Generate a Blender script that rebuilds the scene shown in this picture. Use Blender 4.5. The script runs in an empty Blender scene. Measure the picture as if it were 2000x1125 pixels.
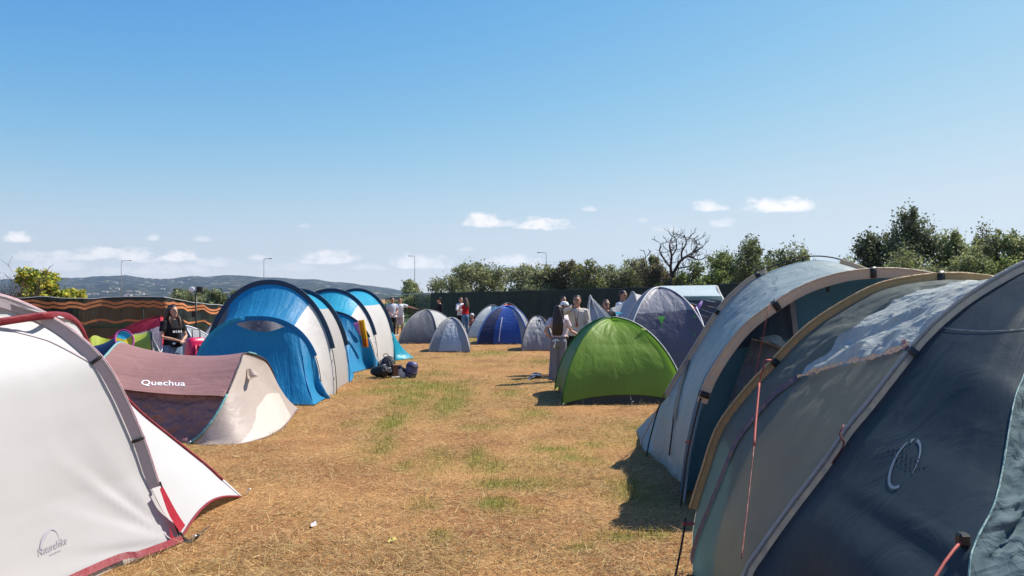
import bpy, math, random
import numpy as np
from mathutils import Vector, Matrix
from mathutils.bvhtree import BVHTree

random.seed(7); RNG = np.random.default_rng(7)
SC = bpy.context.scene
COL = SC.collection
R = math.radians
CH, F, HZ = 1.70, 1555.0, 583.0          # eye height, focal length and horizon of the 2000 px wide photograph

# ------------------------------------------------------------------ camera
cam_d = bpy.data.cameras.new('camera'); cam = bpy.data.objects.new('camera', cam_d); COL.objects.link(cam)
cam.location = (0, 0, CH); cam.rotation_euler = (R(90), 0, 0)
cam_d.sensor_width = 36; cam_d.lens = 36 * F / 2000; cam_d.shift_y = (HZ - 562.5) / 2000
cam_d.clip_start = 0.05; cam_d.clip_end = 20000
SC.camera = cam

# ------------------------------------------------------------------ exposure, sun, sky
SC.view_settings.view_transform = 'Standard'; SC.view_settings.look = 'None'
SC.view_settings.gamma = 1; SC.view_settings.use_curve_mapping = False
SC.view_settings.exposure = EXPO = 0.90
SUN_EL, SUN_AZ = R(49), R(63)             # azimuth measured clockwise from the view direction (+Y): ahead and to the right
sd = Vector((math.sin(SUN_AZ) * math.cos(SUN_EL), math.cos(SUN_AZ) * math.cos(SUN_EL), math.sin(SUN_EL)))
sun_d = bpy.data.lights.new('sun', 'SUN'); sun_d.energy = 4.3; sun_d.angle = R(0.5); sun_d.color = (1.0, 0.94, 0.85)
sun = bpy.data.objects.new('sun', sun_d); COL.objects.link(sun); sun.location = sd * 50
sun.rotation_euler = (-sd).to_track_quat('-Z', 'Y').to_euler()
SC.cycles.max_bounces = 8; SC.cycles.transparent_max_bounces = 12; SC.cycles.volume_bounces = 0
try:
    SC.cycles.use_denoising = True; SC.cycles.denoiser = 'OPENIMAGEDENOISE'
except Exception: pass

W = bpy.data.worlds.new('World'); SC.world = W; W.use_nodes = True
def build_world():
    nt = W.node_tree; nt.nodes.clear(); N = nt.nodes.new; L = nt.links.new
    out = N('ShaderNodeOutputWorld'); bg = N('ShaderNodeBackground'); bg.inputs[1].default_value = 0.094
    sky = N('ShaderNodeTexSky'); sky.sky_type = 'NISHITA'; sky.sun_disc = False
    sky.sun_elevation = SUN_EL; sky.sun_rotation = SUN_AZ
    sky.air_density = 1.0; sky.dust_density = 0.35; sky.ozone_density = 3.0; sky.altitude = 50
    def m(op, a, b=None, c=None):
        n = N('ShaderNodeMath'); n.operation = op
        for i, v in enumerate((a, b, c)):
            if v is None: continue
            if isinstance(v, (int, float)): n.inputs[i].default_value = v
            else: L(v, n.inputs[i])
        return n.outputs[0]
    tc = N('ShaderNodeTexCoord'); sp = N('ShaderNodeSeparateXYZ'); L(tc.outputs['Generated'], sp.inputs[0])
    X, Y, Z = sp.outputs
    Yc = m('MAXIMUM', Y, 0.05)
    U = m('DIVIDE', X, Yc); V = m('DIVIDE', Z, Yc)          # tangent of the bearing and of the elevation ahead
    # (bearing, elevation, half width, half height, strength): small fair-weather clouds low over the hills
    px = [(35,464,32,12,1),(300,463,16,8,.5),(395,467,22,6,.35),(940,430,46,17,1),(1058,438,58,14,.95),(985,436,40,9,.6),(1150,408,18,6,.45),
          (1390,402,34,14,.85),(1520,400,76,18,1),(1410,435,28,11,.5),(1300,445,26,8,.33),(1255,430,12,5,.3),(595,440,12,5,.25),(912,487,20,5,.3),
          (150,497,60,15,.8),(205,494,45,15,.85),(265,499,60,18,.9),(352,500,38,13,1),(95,517,90,18,.6),(430,512,60,12,.55),(60,500,50,14,.6),(503,503,26,7,.7),(640,503,68,17,.9),
          (720,520,60,9,.5),(815,512,76,17,.9),(1005,509,58,15,.8),(-60,500,60,14,.6),(560,522,80,10,.4),(300,525,160,14,.5),(2120,440,70,14,.6),(-300,470,90,20,.8),(2400,420,90,20,.8)]
    no = N('ShaderNodeTexNoise'); no.noise_dimensions = '3D'; no.inputs['Scale'].default_value = 32; no.inputs['Detail'].default_value = 6; no.inputs['Roughness'].default_value = .6
    cx = N('ShaderNodeCombineXYZ'); L(U, cx.inputs[0]); L(m('MULTIPLY', V, 1.7), cx.inputs[1]); L(cx.outputs[0], no.inputs['Vector'])
    nz = m('SUBTRACT', no.outputs[0], 0.5)
    no2 = N('ShaderNodeTexNoise'); no2.inputs['Scale'].default_value = 75; no2.inputs['Detail'].default_value = 4; L(cx.outputs[0], no2.inputs['Vector'])
    nz = m('ADD', m('MULTIPLY', nz, 3.2), m('MULTIPLY', m('SUBTRACT', no2.outputs[0], 0.5), 1.6))
    acc = None
    for (cxp, cyp, rx, ry, st) in px:
        u0, v0 = (cxp - 1000) / F, (HZ - cyp - (-ry * .5)) / F - ry * .9 / F
        du = m('MULTIPLY', m('SUBTRACT', U, u0), F / rx)
        dv = m('MULTIPLY', m('SUBTRACT', V, v0), F / ry)
        dv = m('MAXIMUM', m('MULTIPLY', dv, .72), m('MULTIPLY', dv, -2.0))     # flat bases
        e = m('SUBTRACT', 1.0, m('ADD', m('MULTIPLY', du, du), m('MULTIPLY', dv, dv)))
        e = m('ADD', e, nz)
        mr = N('ShaderNodeMapRange'); mr.interpolation_type = 'SMOOTHSTEP'; L(e, mr.inputs[0])
        mr.inputs[1].default_value = -0.15; mr.inputs[2].default_value = 1.15; mr.inputs[3].default_value = 0; mr.inputs[4].default_value = st
        acc = mr.outputs[0] if acc is None else m('MAXIMUM', acc, mr.outputs[0])
    acc = m('MULTIPLY', acc, m('GREATER_THAN', Y, 0.05))
    # thin veil low on the left, and the paler, milkier air towards the horizon
    veil = N('ShaderNodeMapRange'); L(V, veil.inputs[0]); veil.inputs[1].default_value = 0.055; veil.inputs[2].default_value = 0.0
    veil.inputs[3].default_value = 0; veil.inputs[4].default_value = 0.62
    vl = N('ShaderNodeMapRange'); L(U, vl.inputs[0]); vl.inputs[1].default_value = 0.1; vl.inputs[2].default_value = -0.45
    cl = m('MAXIMUM', acc, m('MULTIPLY', veil.outputs[0], vl.outputs[0]))
    mx = N('ShaderNodeMix'); mx.data_type = 'RGBA'
    L(m('MULTIPLY', cl, 0.92), mx.inputs[0])
    hs = N('ShaderNodeHueSaturation'); hs.inputs['Saturation'].default_value = 1.12; hs.inputs['Value'].default_value = 1.05
    L(sky.outputs[0], hs.inputs['Color'])
    # the camera's soft shoulder: the sky's own range is rolled off per channel so that the horizon keeps its blue
    K = 0.094 * 2 ** EXPO
    sc_ = N('ShaderNodeSeparateColor'); L(hs.outputs[0], sc_.inputs[0]); cc_ = N('ShaderNodeCombineColor')
    for i, (pw, top, b) in enumerate(((1.95, .70, .28), (1.5, .80, .46), (1.0, .87, .42))):
        x = m('POWER', m('MULTIPLY', sc_.outputs[i], K), pw)
        L(m('MULTIPLY', m('SUBTRACT', 1.0, m('POWER', 2.718281828, m('MULTIPLY', x, -1 / b))), top / K), cc_.inputs[i])
    L(cc_.outputs[0], mx.inputs[6])
    mx.inputs[7].default_value = (6.4, 6.15, 6.1, 1)
    L(mx.outputs[2], bg.inputs[0]); L(bg.outputs[0], out.inputs[0])
    W.cycles.sampling_method = 'MANUAL'; W.cycles.sample_map_resolution = 512
build_world()

# ------------------------------------------------------------------ helpers
def at(px, py, d): return np.array(((px - 1000) / F * d, d, CH + (HZ - py) / F * d))
def gd(py, z=0.0): return F * (CH - z) / (py - HZ)
def gp(px, py): return at(px, py, gd(py))
def path(pts, d):
    """photo outline at its own distance: d is one depth or (first, last)"""
    n = len(pts)
    dd = [d] * n if isinstance(d, (int, float)) else list(np.linspace(d[0], d[1], n)) if len(d) == 2 else list(d)
    return [at(x, y, q) for (x, y), q in zip(pts, dd)]

def tag(o, label=None, cat=None, group=None, kind=None):
    if label: o['label'] = label
    if cat: o['category'] = cat
    if group: o['group'] = group
    if kind: o['kind'] = kind
    return o
def thing(name, label, cat, loc=(0, 0, 0), rz=0.0, group=None):
    o = bpy.data.objects.new(name, None); COL.objects.link(o); o.empty_display_size = .2
    o.location = loc; o.rotation_euler = (0, 0, rz)
    return tag(o, label, cat, group)

def vnoise(x, y, z=0.0, seed=0):
    """value noise in [-1,1], vectorised"""
    x, y, z = np.broadcast_arrays(np.asarray(x, float), np.asarray(y, float), np.asarray(z, float))
    xi, yi, zi = np.floor(x).astype(np.int64), np.floor(y).astype(np.int64), np.floor(z).astype(np.int64)
    fx, fy, fz = x - xi, y - yi, z - zi
    fx, fy, fz = fx*fx*(3-2*fx), fy*fy*(3-2*fy), fz*fz*(3-2*fz)
    def h(a, b, c):
        n = (a * 374761393 + b * 668265263 + c * 2147483647 + seed * 974711) & 0xffffffff
        n = ((n ^ (n >> 13)) * 1274126177) & 0xffffffff
        n = ((n ^ (n >> 16)) * 2246822519) & 0xffffffff
        return ((n ^ (n >> 15)) & 0xffff) / 32767.5 - 1
    def lx(b, c): return h(xi, b, c) * (1 - fx) + h(xi + 1, b, c) * fx
    def ly(c): return lx(yi, c) * (1 - fy) + lx(yi + 1, c) * fy
    return ly(zi) * (1 - fz) + ly(zi + 1) * fz
def fbm(x, y, z=0.0, o=4, seed=0):
    s, a, t = 0, 1, 0
    for k in range(o):
        s = s + a * vnoise(np.asarray(x) * 2**k, np.asarray(y) * 2**k, np.asarray(z) * 2**k, seed + k); t += a; a *= .5
    return s / t

def crv(pts, n, cyc=False):
    """Catmull-Rom through the points, resampled evenly by length"""
    P = np.array(pts, float)
    if len(P) == n and n > 24: return P
    if len(P) == 2: return P[0] + (P[1] - P[0]) * np.linspace(0, 1, n)[:, None]
    Q = np.vstack([2 * P[0] - P[1], P, 2 * P[-1] - P[-2]])
    out = []
    for i in range(len(P) - 1):
        p0, p1, p2, p3 = Q[i], Q[i+1], Q[i+2], Q[i+3]
        t = np.linspace(0, 1, 16, endpoint=False)[:, None]
        out.append(.5 * ((2*p1) + (-p0+p2)*t + (2*p0-5*p1+4*p2-p3)*t*t + (-p0+3*p1-3*p2+p3)*t**3))
    S = np.vstack(out + [P[-1:]])
    return rs(S, n)
def rs(S, n):
    d = np.r_[0, np.cumsum(np.linalg.norm(np.diff(S, axis=0), axis=1))]
    if d[-1] < 1e-9: return np.repeat(S[:1], n, 0)
    t = np.linspace(0, d[-1], n)
    return np.stack([np.interp(t, d, S[:, k]) for k in range(3)], 1)
def poly(pts, n): return rs(np.array(pts, float), n)
def arch(cx, d, a, h, n=61, p=2.3, yaw=0.0, lean=0.0, x0=0):
    """hoop standing on the ground: left foot to right foot; lean pushes its top along +Y"""
    th = np.linspace(math.pi, 0, 241)
    c, s = np.cos(th), np.sin(th)
    x = a * np.sign(c) * np.abs(c)**(2 / p); z = h * np.abs(s)**(2 / p)
    S = np.stack([cx + x * math.cos(yaw), d + x * math.sin(yaw) + lean * z, z], 1)
    return rs(S, n)

def gnorm(G):
    du = np.gradient(G, axis=1); dv = np.gradient(G, axis=0)
    n = np.cross(du, dv); l = np.linalg.norm(n, axis=2, keepdims=True); l[l < 1e-9] = 1
    return n / l
def sheet(curves, nu=60, nv=30, sag=0.0, smooth=False, wr=0.0, wf=(3, 3), wseed=0, edge=True, ease=None):
    """cloth between curves. sag>0 pulls the spans inward (against the sheet's normal side chosen by sign); wr wrinkles of wf cycles per metre along u and v"""
    C = [crv(c, nu) for c in curves]
    if smooth:
        A = np.stack(C, 0); G = np.stack([crv(A[:, i], nv) for i in range(nu)], 1)
        vv = np.linspace(0, 1, nv)
        prof = np.sin(np.pi * vv)
    else:
        rows, prof = [], []
        m = len(C) - 1; per = max(2, nv // m)
        for k in range(m):
            t = np.linspace(0, 1, per + 1)
            if k < m - 1: t = t[:-1]
            for q in t: rows.append(C[k] * (1 - q) + C[k+1] * q); prof.append(4 * q * (1 - q))
        G = np.stack(rows, 0); prof = np.array(prof)
    n = gnorm(G)
    G = G - n * (sag * prof)[:, None, None]
    if wr:
        ul = np.r_[0, np.cumsum(np.linalg.norm(np.diff(G[G.shape[0]//2], axis=0), axis=1))]
        vl = np.r_[0, np.cumsum(np.linalg.norm(np.diff(G[:, G.shape[1]//2], axis=0), axis=1))]
        Uu, Vv = np.meshgrid(ul * wf[0], vl * wf[1])
        w = fbm(Uu + .35 * vnoise(Uu * .7, Vv * .7, 3, wseed + 9), Vv, 0, 3, wseed)
        e = np.minimum(1, prof * 1.6)[:, None] if edge else 1.0
        G = G + n * (w * wr * e)[:, :, None]
    return G

class MB:
    def __init__(s): s.v, s.f, s.m, s.uv, s.n, s.sm = [], [], [], [], 0, []
    def add(s, V, Fc, mat=0, uv=None, smooth=True):
        V = np.asarray(V, float); s.v.append(V)
        for f in Fc:
            s.f.append(tuple(i + s.n for i in f)); s.m.append(mat); s.sm.append(smooth)
        s.uv.append(np.zeros((len(V), 2)) if uv is None else np.asarray(uv, float)); s.n += len(V)
        return s
    def grid(s, G, mat=0, closed=False):
        h, w, _ = G.shape
        ul = np.r_[0, np.cumsum(np.linalg.norm(np.diff(G[h//2], axis=0), axis=1))]
        vl = np.r_[0, np.cumsum(np.linalg.norm(np.diff(G[:, w//2], axis=0), axis=1))]
        Uu, Vv = np.meshgrid(ul, vl)
        fs = []
        ms = []
        for j in range(h - 1):
            for i in range(w - (0 if closed else 1)):
                i2 = (i + 1) % w
                fs.append((j*w+i, j*w+i2, (j+1)*w+i2, (j+1)*w+i))
                ms.append(mat(i / (w - 1), j / (h - 1)) if callable(mat) else mat)
        s.add(G.reshape(-1, 3), fs, 0, np.stack([Uu.ravel(), Vv.ravel()], 1))
        s.m[-len(ms):] = ms
        return s
    def tube(s, pts, r, mat=0, k=8, up=None, r2=None, caps=True, n=None):
        """round (r) or flattened tube; r may be a list; up gives the direction of r2"""
        P = crv(pts, n) if n else np.array(pts, float)
        m = len(P); T = np.gradient(P, axis=0); T /= np.maximum(np.linalg.norm(T, axis=1, keepdims=True), 1e-9)
        ra = np.interp(np.linspace(0, 1, m), np.linspace(0, 1, len(r)), r) if hasattr(r, '__len__') else np.full(m, r)
        rb = ra if r2 is None else (np.interp(np.linspace(0, 1, m), np.linspace(0, 1, len(r2)), r2) if hasattr(r2, '__len__') else np.full(m, r2))
        if up is None:
            u0 = np.array((0, 0, 1.0)) if abs(T[0][2]) < .9 else np.array((1.0, 0, 0))
            ups = []
            u = u0
            for t in T:
                u = u - t * np.dot(u, t); u = u / max(np.linalg.norm(u), 1e-9); ups.append(u)
            Up = np.array(ups)
        else:
            Up = np.broadcast_to(np.asarray(up, float), (m, 3)).copy()
            Up = Up - T * np.sum(Up * T, 1, keepdims=True); Up /= np.maximum(np.linalg.norm(Up, axis=1, keepdims=True), 1e-9)
        Sd = np.cross(T, Up)
        a = np.linspace(0, 2 * math.pi, k, endpoint=False)
        G = P[:, None] + Sd[:, None] * (np.cos(a)[None, :, None] * ra[:, None, None]) + Up[:, None] * (np.sin(a)[None, :, None] * rb[:, None, None])
        fs = [(j*k+i, j*k+(i+1) % k, (j+1)*k+(i+1) % k, (j+1)*k+i) for j in range(m-1) for i in range(k)]
        if caps: fs += [tuple(range(k))[::-1], tuple((m-1)*k+i for i in range(k))]
        L = np.r_[0, np.cumsum(np.linalg.norm(np.diff(P, axis=0), axis=1))]
        uv = np.stack([np.repeat(L, k), np.tile(a / 6.28, m)], 1)
        return s.add(G.reshape(-1, 3), fs, mat, uv)
    def box(s, c, size, mat=0, rot=None, bev=0.0):
        x, y, z = np.array(size) / 2
        if bev:
            b = min(bev, x*.9, y*.9, z*.9)
            V, Fc = rbox(x, y, z, b)
        else:
            V = np.array([(-x,-y,-z),(x,-y,-z),(x,y,-z),(-x,y,-z),(-x,-y,z),(x,-y,z),(x,y,z),(-x,y,z)])
            Fc = [(3,2,1,0),(4,5,6,7),(0,1,5,4),(1,2,6,5),(2,3,7,6),(3,0,4,7)]
        if rot is not None: V = V @ np.array(rot).T
        return s.add(V + np.array(c), Fc, mat, V[:, :2], smooth=False)
    def stack(s, secs, mat=0, k=20, M=None, sq=2.0):
        """ellipse sections (cx, cy, z, rx, ry)"""
        a = np.linspace(0, 2*math.pi, k, endpoint=False); c, sn = np.cos(a), np.sin(a)
        c = np.sign(c)*np.abs(c)**(2/sq); sn = np.sign(sn)*np.abs(sn)**(2/sq)
        G = np.array([[(cx + rx*c[i], cy + ry*sn[i], z) for i in range(k)] for cx, cy, z, rx, ry in secs])
        m = len(secs)
        V = G.reshape(-1, 3)
        if M is not None: V = V @ np.array(M[0]).T + np.array(M[1])
        fs = [(j*k+i, j*k+(i+1) % k, (j+1)*k+(i+1) % k, (j+1)*k+i) for j in range(m-1) for i in range(k)]
        fs += [tuple(range(k))[::-1], tuple((m-1)*k+i for i in range(k))]
        return s.add(V, fs, mat)
    def ball(s, c, r, mat=0, nu=14, nv=9):
        r = np.broadcast_to(np.asarray(r, float), 3)
        return s.stack([(c[0], c[1], c[2] + r[2]*math.sin(t), r[0]*max(math.cos(t), .02), r[1]*max(math.cos(t), .02)) for t in np.linspace(-math.pi/2, math.pi/2, nv)], mat, nu)
    def bvh(s): return BVHTree.FromPolygons([Vector(p) for p in np.vstack(s.v)], s.f)
    def build(s, name, mats, parent=None, loc=None, solid=0.0):
        V = np.vstack(s.v); UV = np.vstack(s.uv)
        me = bpy.data.meshes.new(name)
        if parent is not None and loc is None:
            mw = Matrix.Translation(parent.location) @ parent.rotation_euler.to_matrix().to_4x4()
            if parent.parent is not None: raise ValueError
            inv = np.array(mw.inverted()); V = V @ inv[:3, :3].T + inv[:3, 3]
        me.from_pydata([tuple(p) for p in V], [], s.f)
        if not isinstance(mats, (list, tuple)): mats = [mats]
        for mt in mats: me.materials.append(mt)
        me.polygons.foreach_set('material_index', s.m)
        me.polygons.foreach_set('use_smooth', s.sm)
        ul = me.uv_layers.new(name='UVMap')
        li = np.empty(len(me.loops), np.int32); me.loops.foreach_get('vertex_index', li)
        ul.data.foreach_set('uv', UV[li].astype(np.float32).ravel())
        me.validate(); me.update()
        o = bpy.data.objects.new(name, me); COL.objects.link(o)
        if parent is not None: o.parent = parent
        if loc is not None: o.location = loc
        return o
def sub(name, mb, mats, part):
    """sub-part: mesh given in world space under a part whose thing is its parent"""
    o = mb.build(name, mats)
    mw = Matrix.Translation(part.parent.location) @ part.parent.rotation_euler.to_matrix().to_4x4()
    me = o.data; me.transform(mw.inverted()); o.parent = part
    return o
def rbox(x, y, z, b):
    """bevelled box: 24 vertices"""
    V, idx = [], {}
    for sx in (-1, 1):
        for sy in (-1, 1):
            for sz in (-1, 1):
                for ax in range(3):
                    p = [sx*(x-b), sy*(y-b), sz*(z-b)]; p[ax] = (sx*x, sy*y, sz*z)[ax]
                    idx[(sx, sy, sz, ax)] = len(V); V.append(p)
    Fc = []
    for ax in range(3):
        o1, o2 = [(1, 2), (2, 0), (0, 1)][ax]
        for sg in (-1, 1):
            q = []
            for a, b2 in ((-1,-1),(1,-1),(1,1),(-1,1)):
                k = [0, 0, 0]; k[ax] = sg; k[o1] = a; k[o2] = b2; q.append(idx[(*k, ax)])
            Fc.append(tuple(q if sg > 0 else q[::-1]))
    for ax in range(3):
        o1, o2 = [(1, 2), (2, 0), (0, 1)][ax]
        for a in (-1, 1):
            for b2 in (-1, 1):
                k0 = [0,0,0]; k1 = [0,0,0]
                k0[ax] = -1; k1[ax] = 1; k0[o1] = k1[o1] = a; k0[o2] = k1[o2] = b2
                q = [idx[(*k0, o1)], idx[(*k1, o1)], idx[(*k1, o2)], idx[(*k0, o2)]]
                Fc.append(tuple(q if a*b2 > 0 else q[::-1]))
    for sx in (-1, 1):
        for sy in (-1, 1):
            for sz in (-1, 1):
                q = [idx[(sx, sy, sz, a)] for a in range(3)]
                Fc.append(tuple(q if sx*sy*sz > 0 else q[::-1]))
    return np.array(V, float), Fc

def hit(px, py, bv, off=0.004):
    """point of a surface seen in that direction, lifted off it a little"""
    o = Vector((0, 0, CH)); d = Vector(((px - 1000) / F, 1, (HZ - py) / F)).normalized()
    l, n, i, t = bv.ray_cast(o, d)
    if l is None: return None
    if n.dot(d) > 0: n = -n
    return np.array(l + n * off)
def surface_ribbon(mb, bv, pts, w, mat=0, n=40, off=0.006):
    """seam tape lying on a surface along a path"""
    P2 = crv([(x, y, 0) for x, y in pts], n)
    H = [hit(p[0], p[1], bv, off) for p in P2]; H = np.array([h for h in H if h is not None])
    if len(H) < 2: return
    ns = []
    for h in H:
        l, nn, i, t = bv.find_nearest(Vector(h)); nn = np.array(nn)
        if np.dot(nn, np.array((0, 0, CH)) - h) < 0: nn = -nn
        ns.append(nn)
    T = np.gradient(H, axis=0); S = np.cross(T, np.array(ns)); S /= np.maximum(np.linalg.norm(S, axis=1, keepdims=True), 1e-9)
    mb.grid(np.stack([H - S*w/2, H + S*w/2], 0), mat)

_txt = {}
def text_mesh(s, size=1.0, bold=0.0, spacing=1.0):
    c = bpy.data.curves.new('t', 'FONT'); c.body = s; c.size = size; c.offset = bold; c.space_character = spacing; c.resolution_u = 3
    o = bpy.data.objects.new('t', c); COL.objects.link(o)
    dg = bpy.context.evaluated_depsgraph_get(); me = bpy.data.meshes.new_from_object(o.evaluated_get(dg))
    V = np.array([v.co[:2] for v in me.vertices]); Fc = [tuple(p.vertices) for p in me.polygons]
    bpy.data.objects.remove(o); bpy.data.curves.remove(c); bpy.data.meshes.remove(me)
    return V, Fc
def surface_text(mb, bv, s, o, right, up, mat, bold=0.0, spacing=1.0, off=0.004):
    """lettering printed on cloth: the word's baseline start, its baseline end and the top of its capital"""
    V, Fc = text_mesh(s, 1.0, bold, spacing)
    w = V[:, 0].max(); h = 0.72
    o, right, up = np.array(o, float), np.array(right, float), np.array(up, float)
    Q = o + (V[:, :1] / w) * (right - o) + (V[:, 1:] / h) * (up - o)
    H = [hit(q[0], q[1], bv, off) for q in Q]
    if any(h is None for h in H): return
    mb.add(np.array(H), Fc, mat, smooth=False)
def surface_shape(mb, bv, ring_outer, ring_inner, mat, off=0.004):
    n = len(ring_outer)
    H = [hit(q[0], q[1], bv, off) for q in list(ring_outer) + list(ring_inner)]
    if any(h is None for h in H): return
    mb.add(np.array(H), [(i, i+1, n+i+1, n+i) for i in range(n-1)], mat, smooth=False)

# ------------------------------------------------------------------ materials
MATS = {}
def nodes(name):
    m = bpy.data.materials.new(name); m.use_nodes = True; nt = m.node_tree; nt.nodes.clear()
    return m, nt, nt.nodes.new, nt.links.new
def fabric(name, col, trans=0.28, rough=0.55, fold=0.35, crumple=0.25, cf=(14, 2.2), crs=9.0, var=0.10, spec=0.35, weave=0.05, tcol=None):
    """woven tent cloth: opaque sheen plus light glowing through, folds along the pull of the cloth and crumples"""
    if name in MATS: return MATS[name]
    m, nt, N, L = nodes(name)
    out = N('ShaderNodeOutputMaterial'); pb = N('ShaderNodeBsdfPrincipled'); tr = N('ShaderNodeBsdfTranslucent'); mx = N('ShaderNodeMixShader')
    tc = N('ShaderNodeTexCoord')
    mp = N('ShaderNodeMapping'); mp.inputs['Scale'].default_value = (cf[0], cf[1], 1); L(tc.outputs['UV'], mp.inputs[0])
    n1 = N('ShaderNodeTexNoise'); n1.inputs['Scale'].default_value = 1; n1.inputs['Detail'].default_value = 3; n1.inputs['Distortion'].default_value = .6; L(mp.outputs[0], n1.inputs['Vector'])
    n2 = N('ShaderNodeTexNoise'); n2.inputs['Scale'].default_value = crs; n2.inputs['Detail'].default_value = 4; n2.inputs['Distortion'].default_value = 1.2; L(tc.outputs['Object'], n2.inputs['Vector'])
    n3 = N('ShaderNodeTexNoise'); n3.inputs['Scale'].default_value = 160; n3.inputs['Detail'].default_value = 2; L(tc.outputs['Object'], n3.inputs['Vector'])
    n4 = N('ShaderNodeTexNoise'); n4.inputs['Scale'].default_value = 1.6; n4.inputs['Detail'].default_value = 5; L(tc.outputs['Object'], n4.inputs['Vector'])
    b1 = N('ShaderNodeBump'); b1.inputs['Strength'].default_value = fold; b1.inputs['Distance'].default_value = .05; L(n1.outputs[0], b1.inputs['Height'])
    b2 = N('ShaderNodeBump'); b2.inputs['Strength'].default_value = crumple; b2.inputs['Distance'].default_value = .05; L(n2.outputs[0], b2.inputs['Height']); L(b1.outputs[0], b2.inputs['Normal'])
    b3 = N('ShaderNodeBump'); b3.inputs['Strength'].default_value = weave; b3.inputs['Distance'].default_value = .004; L(n3.outputs[0], b3.inputs['Height']); L(b2.outputs[0], b3.inputs['Normal'])
    mr = N('ShaderNodeMapRange'); L(n4.outputs[0], mr.inputs[0]); mr.inputs[1].default_value = .3; mr.inputs[2].default_value = .7
    mr.inputs[3].default_value = 1 - var; mr.inputs[4].default_value = 1 + var
    vm = N('ShaderNodeVectorMath'); vm.operation = 'SCALE'; vm.inputs[0].default_value = col; L(mr.outputs[0], vm.inputs['Scale'])
    L(vm.outputs[0], pb.inputs['Base Color'])
    pb.inputs['Roughness'].default_value = rough; pb.inputs['Specular IOR Level'].default_value = spec
    vt = N('ShaderNodeVectorMath'); vt.operation = 'SCALE'; vt.inputs[0].default_value = tcol or tuple(min(1, c ** .8) for c in col); L(mr.outputs[0], vt.inputs['Scale'])
    L(vt.outputs[0], tr.inputs[0])
    L(b3.outputs[0], pb.inputs['Normal']); L(b3.outputs[0], tr.inputs['Normal'])
    mx.inputs[0].default_value = trans; L(pb.outputs[0], mx.inputs[1]); L(tr.outputs[0], mx.inputs[2]); L(mx.outputs[0], out.inputs[0])
    MATS[name] = m; return m
def plain(name, col, rough=0.6, metal=0.0, var=0.12, ns=12.0, bump=0.15, spec=0.4, attr=None):
    if name in MATS: return MATS[name]
    m, nt, N, L = nodes(name)
    out = N('ShaderNodeOutputMaterial'); pb = N('ShaderNodeBsdfPrincipled'); tc = N('ShaderNodeTexCoord')
    n = N('ShaderNodeTexNoise'); n.inputs['Scale'].default_value = ns; n.inputs['Detail'].default_value = 5; L(tc.outputs['Object'], n.inputs['Vector'])
    mr = N('ShaderNodeMapRange'); L(n.outputs[0], mr.inputs[0]); mr.inputs[1].default_value = .3; mr.inputs[2].default_value = .7
    mr.inputs[3].default_value = 1 - var; mr.inputs[4].default_value = 1 + var
    vm = N('ShaderNodeVectorMath'); vm.operation = 'SCALE'; vm.inputs[0].default_value = col; L(mr.outputs[0], vm.inputs['Scale'])
    if attr:
        at_ = N('ShaderNodeAttribute'); at_.attribute_name = attr; L(at_.outputs['Color'], vm.inputs[0])
    L(vm.outputs[0], pb.inputs['Base Color']); pb.inputs['Roughness'].default_value = rough; pb.inputs['Metallic'].default_value = metal
    pb.inputs['Specular IOR Level'].default_value = spec
    b = N('ShaderNodeBump'); b.inputs['Strength'].default_value = bump; b.inputs['Distance'].default_value = .01; L(n.outputs[0], b.inputs['Height']); L(b.outputs[0], pb.inputs['Normal'])
    L(pb.outputs[0], out.inputs[0]); MATS[name] = m; return m
def leafmat(name, trans=0.3, rough=0.6):
    """leaf colours come from the 'tint' attribute of the leaves themselves"""
    if name in MATS: return MATS[name]
    m, nt, N, L = nodes(name)
    out = N('ShaderNodeOutputMaterial'); pb = N('ShaderNodeBsdfPrincipled'); tr = N('ShaderNodeBsdfTranslucent'); mx = N('ShaderNodeMixShader')
    a = N('ShaderNodeAttribute'); a.attribute_name = 'tint'
    L(a.outputs['Color'], pb.inputs['Base Color']); L(a.outputs['Color'], tr.inputs[0])
    pb.inputs['Roughness'].default_value = rough; pb.inputs['Specular IOR Level'].default_value = .25
    mx.inputs[0].default_value = trans; L(pb.outputs[0], mx.inputs[1]); L(tr.outputs[0], mx.inputs[2]); L(mx.outputs[0], out.inputs[0])
    MATS[name] = m; return m
def set_tint(me, colors, name='tint'):
    a = me.color_attributes.new(name, 'FLOAT_COLOR', 'POINT')
    c = np.ones((len(me.vertices), 4), np.float32); c[:, :3] = colors; a.data.foreach_set('color', c.ravel())
def quads(name, V4, tint4, mat, parent=None):
    """many separate small quads: V4 (n,4,3), tint (n,3)"""
    n = len(V4); me = bpy.data.meshes.new(name)
    me.vertices.add(n*4); me.vertices.foreach_set('co', V4.astype(np.float32).ravel())
    me.loops.add(n*4); me.loops.foreach_set('vertex_index', np.arange(n*4, dtype=np.int32))
    me.polygons.add(n); me.polygons.foreach_set('loop_start', np.arange(0, n*4, 4, dtype=np.int32))
    me.update(calc_edges=True); me.validate()
    set_tint(me, np.repeat(tint4, 4, 0)); me.materials.append(mat)
    o = bpy.data.objects.new(name, me); COL.objects.link(o)
    if parent is not None: o.parent = parent; 
    return o

STR = plain('guy_red', (.36, .065, .05), .7); BLK = plain('black_plastic', (.012, .012, .013), .45); CORD = plain('dark_cord', (.03, .028, .026), .7)
ALU = plain('pole_metal', (.7, .7, .7), .35, .8, .05)
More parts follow.
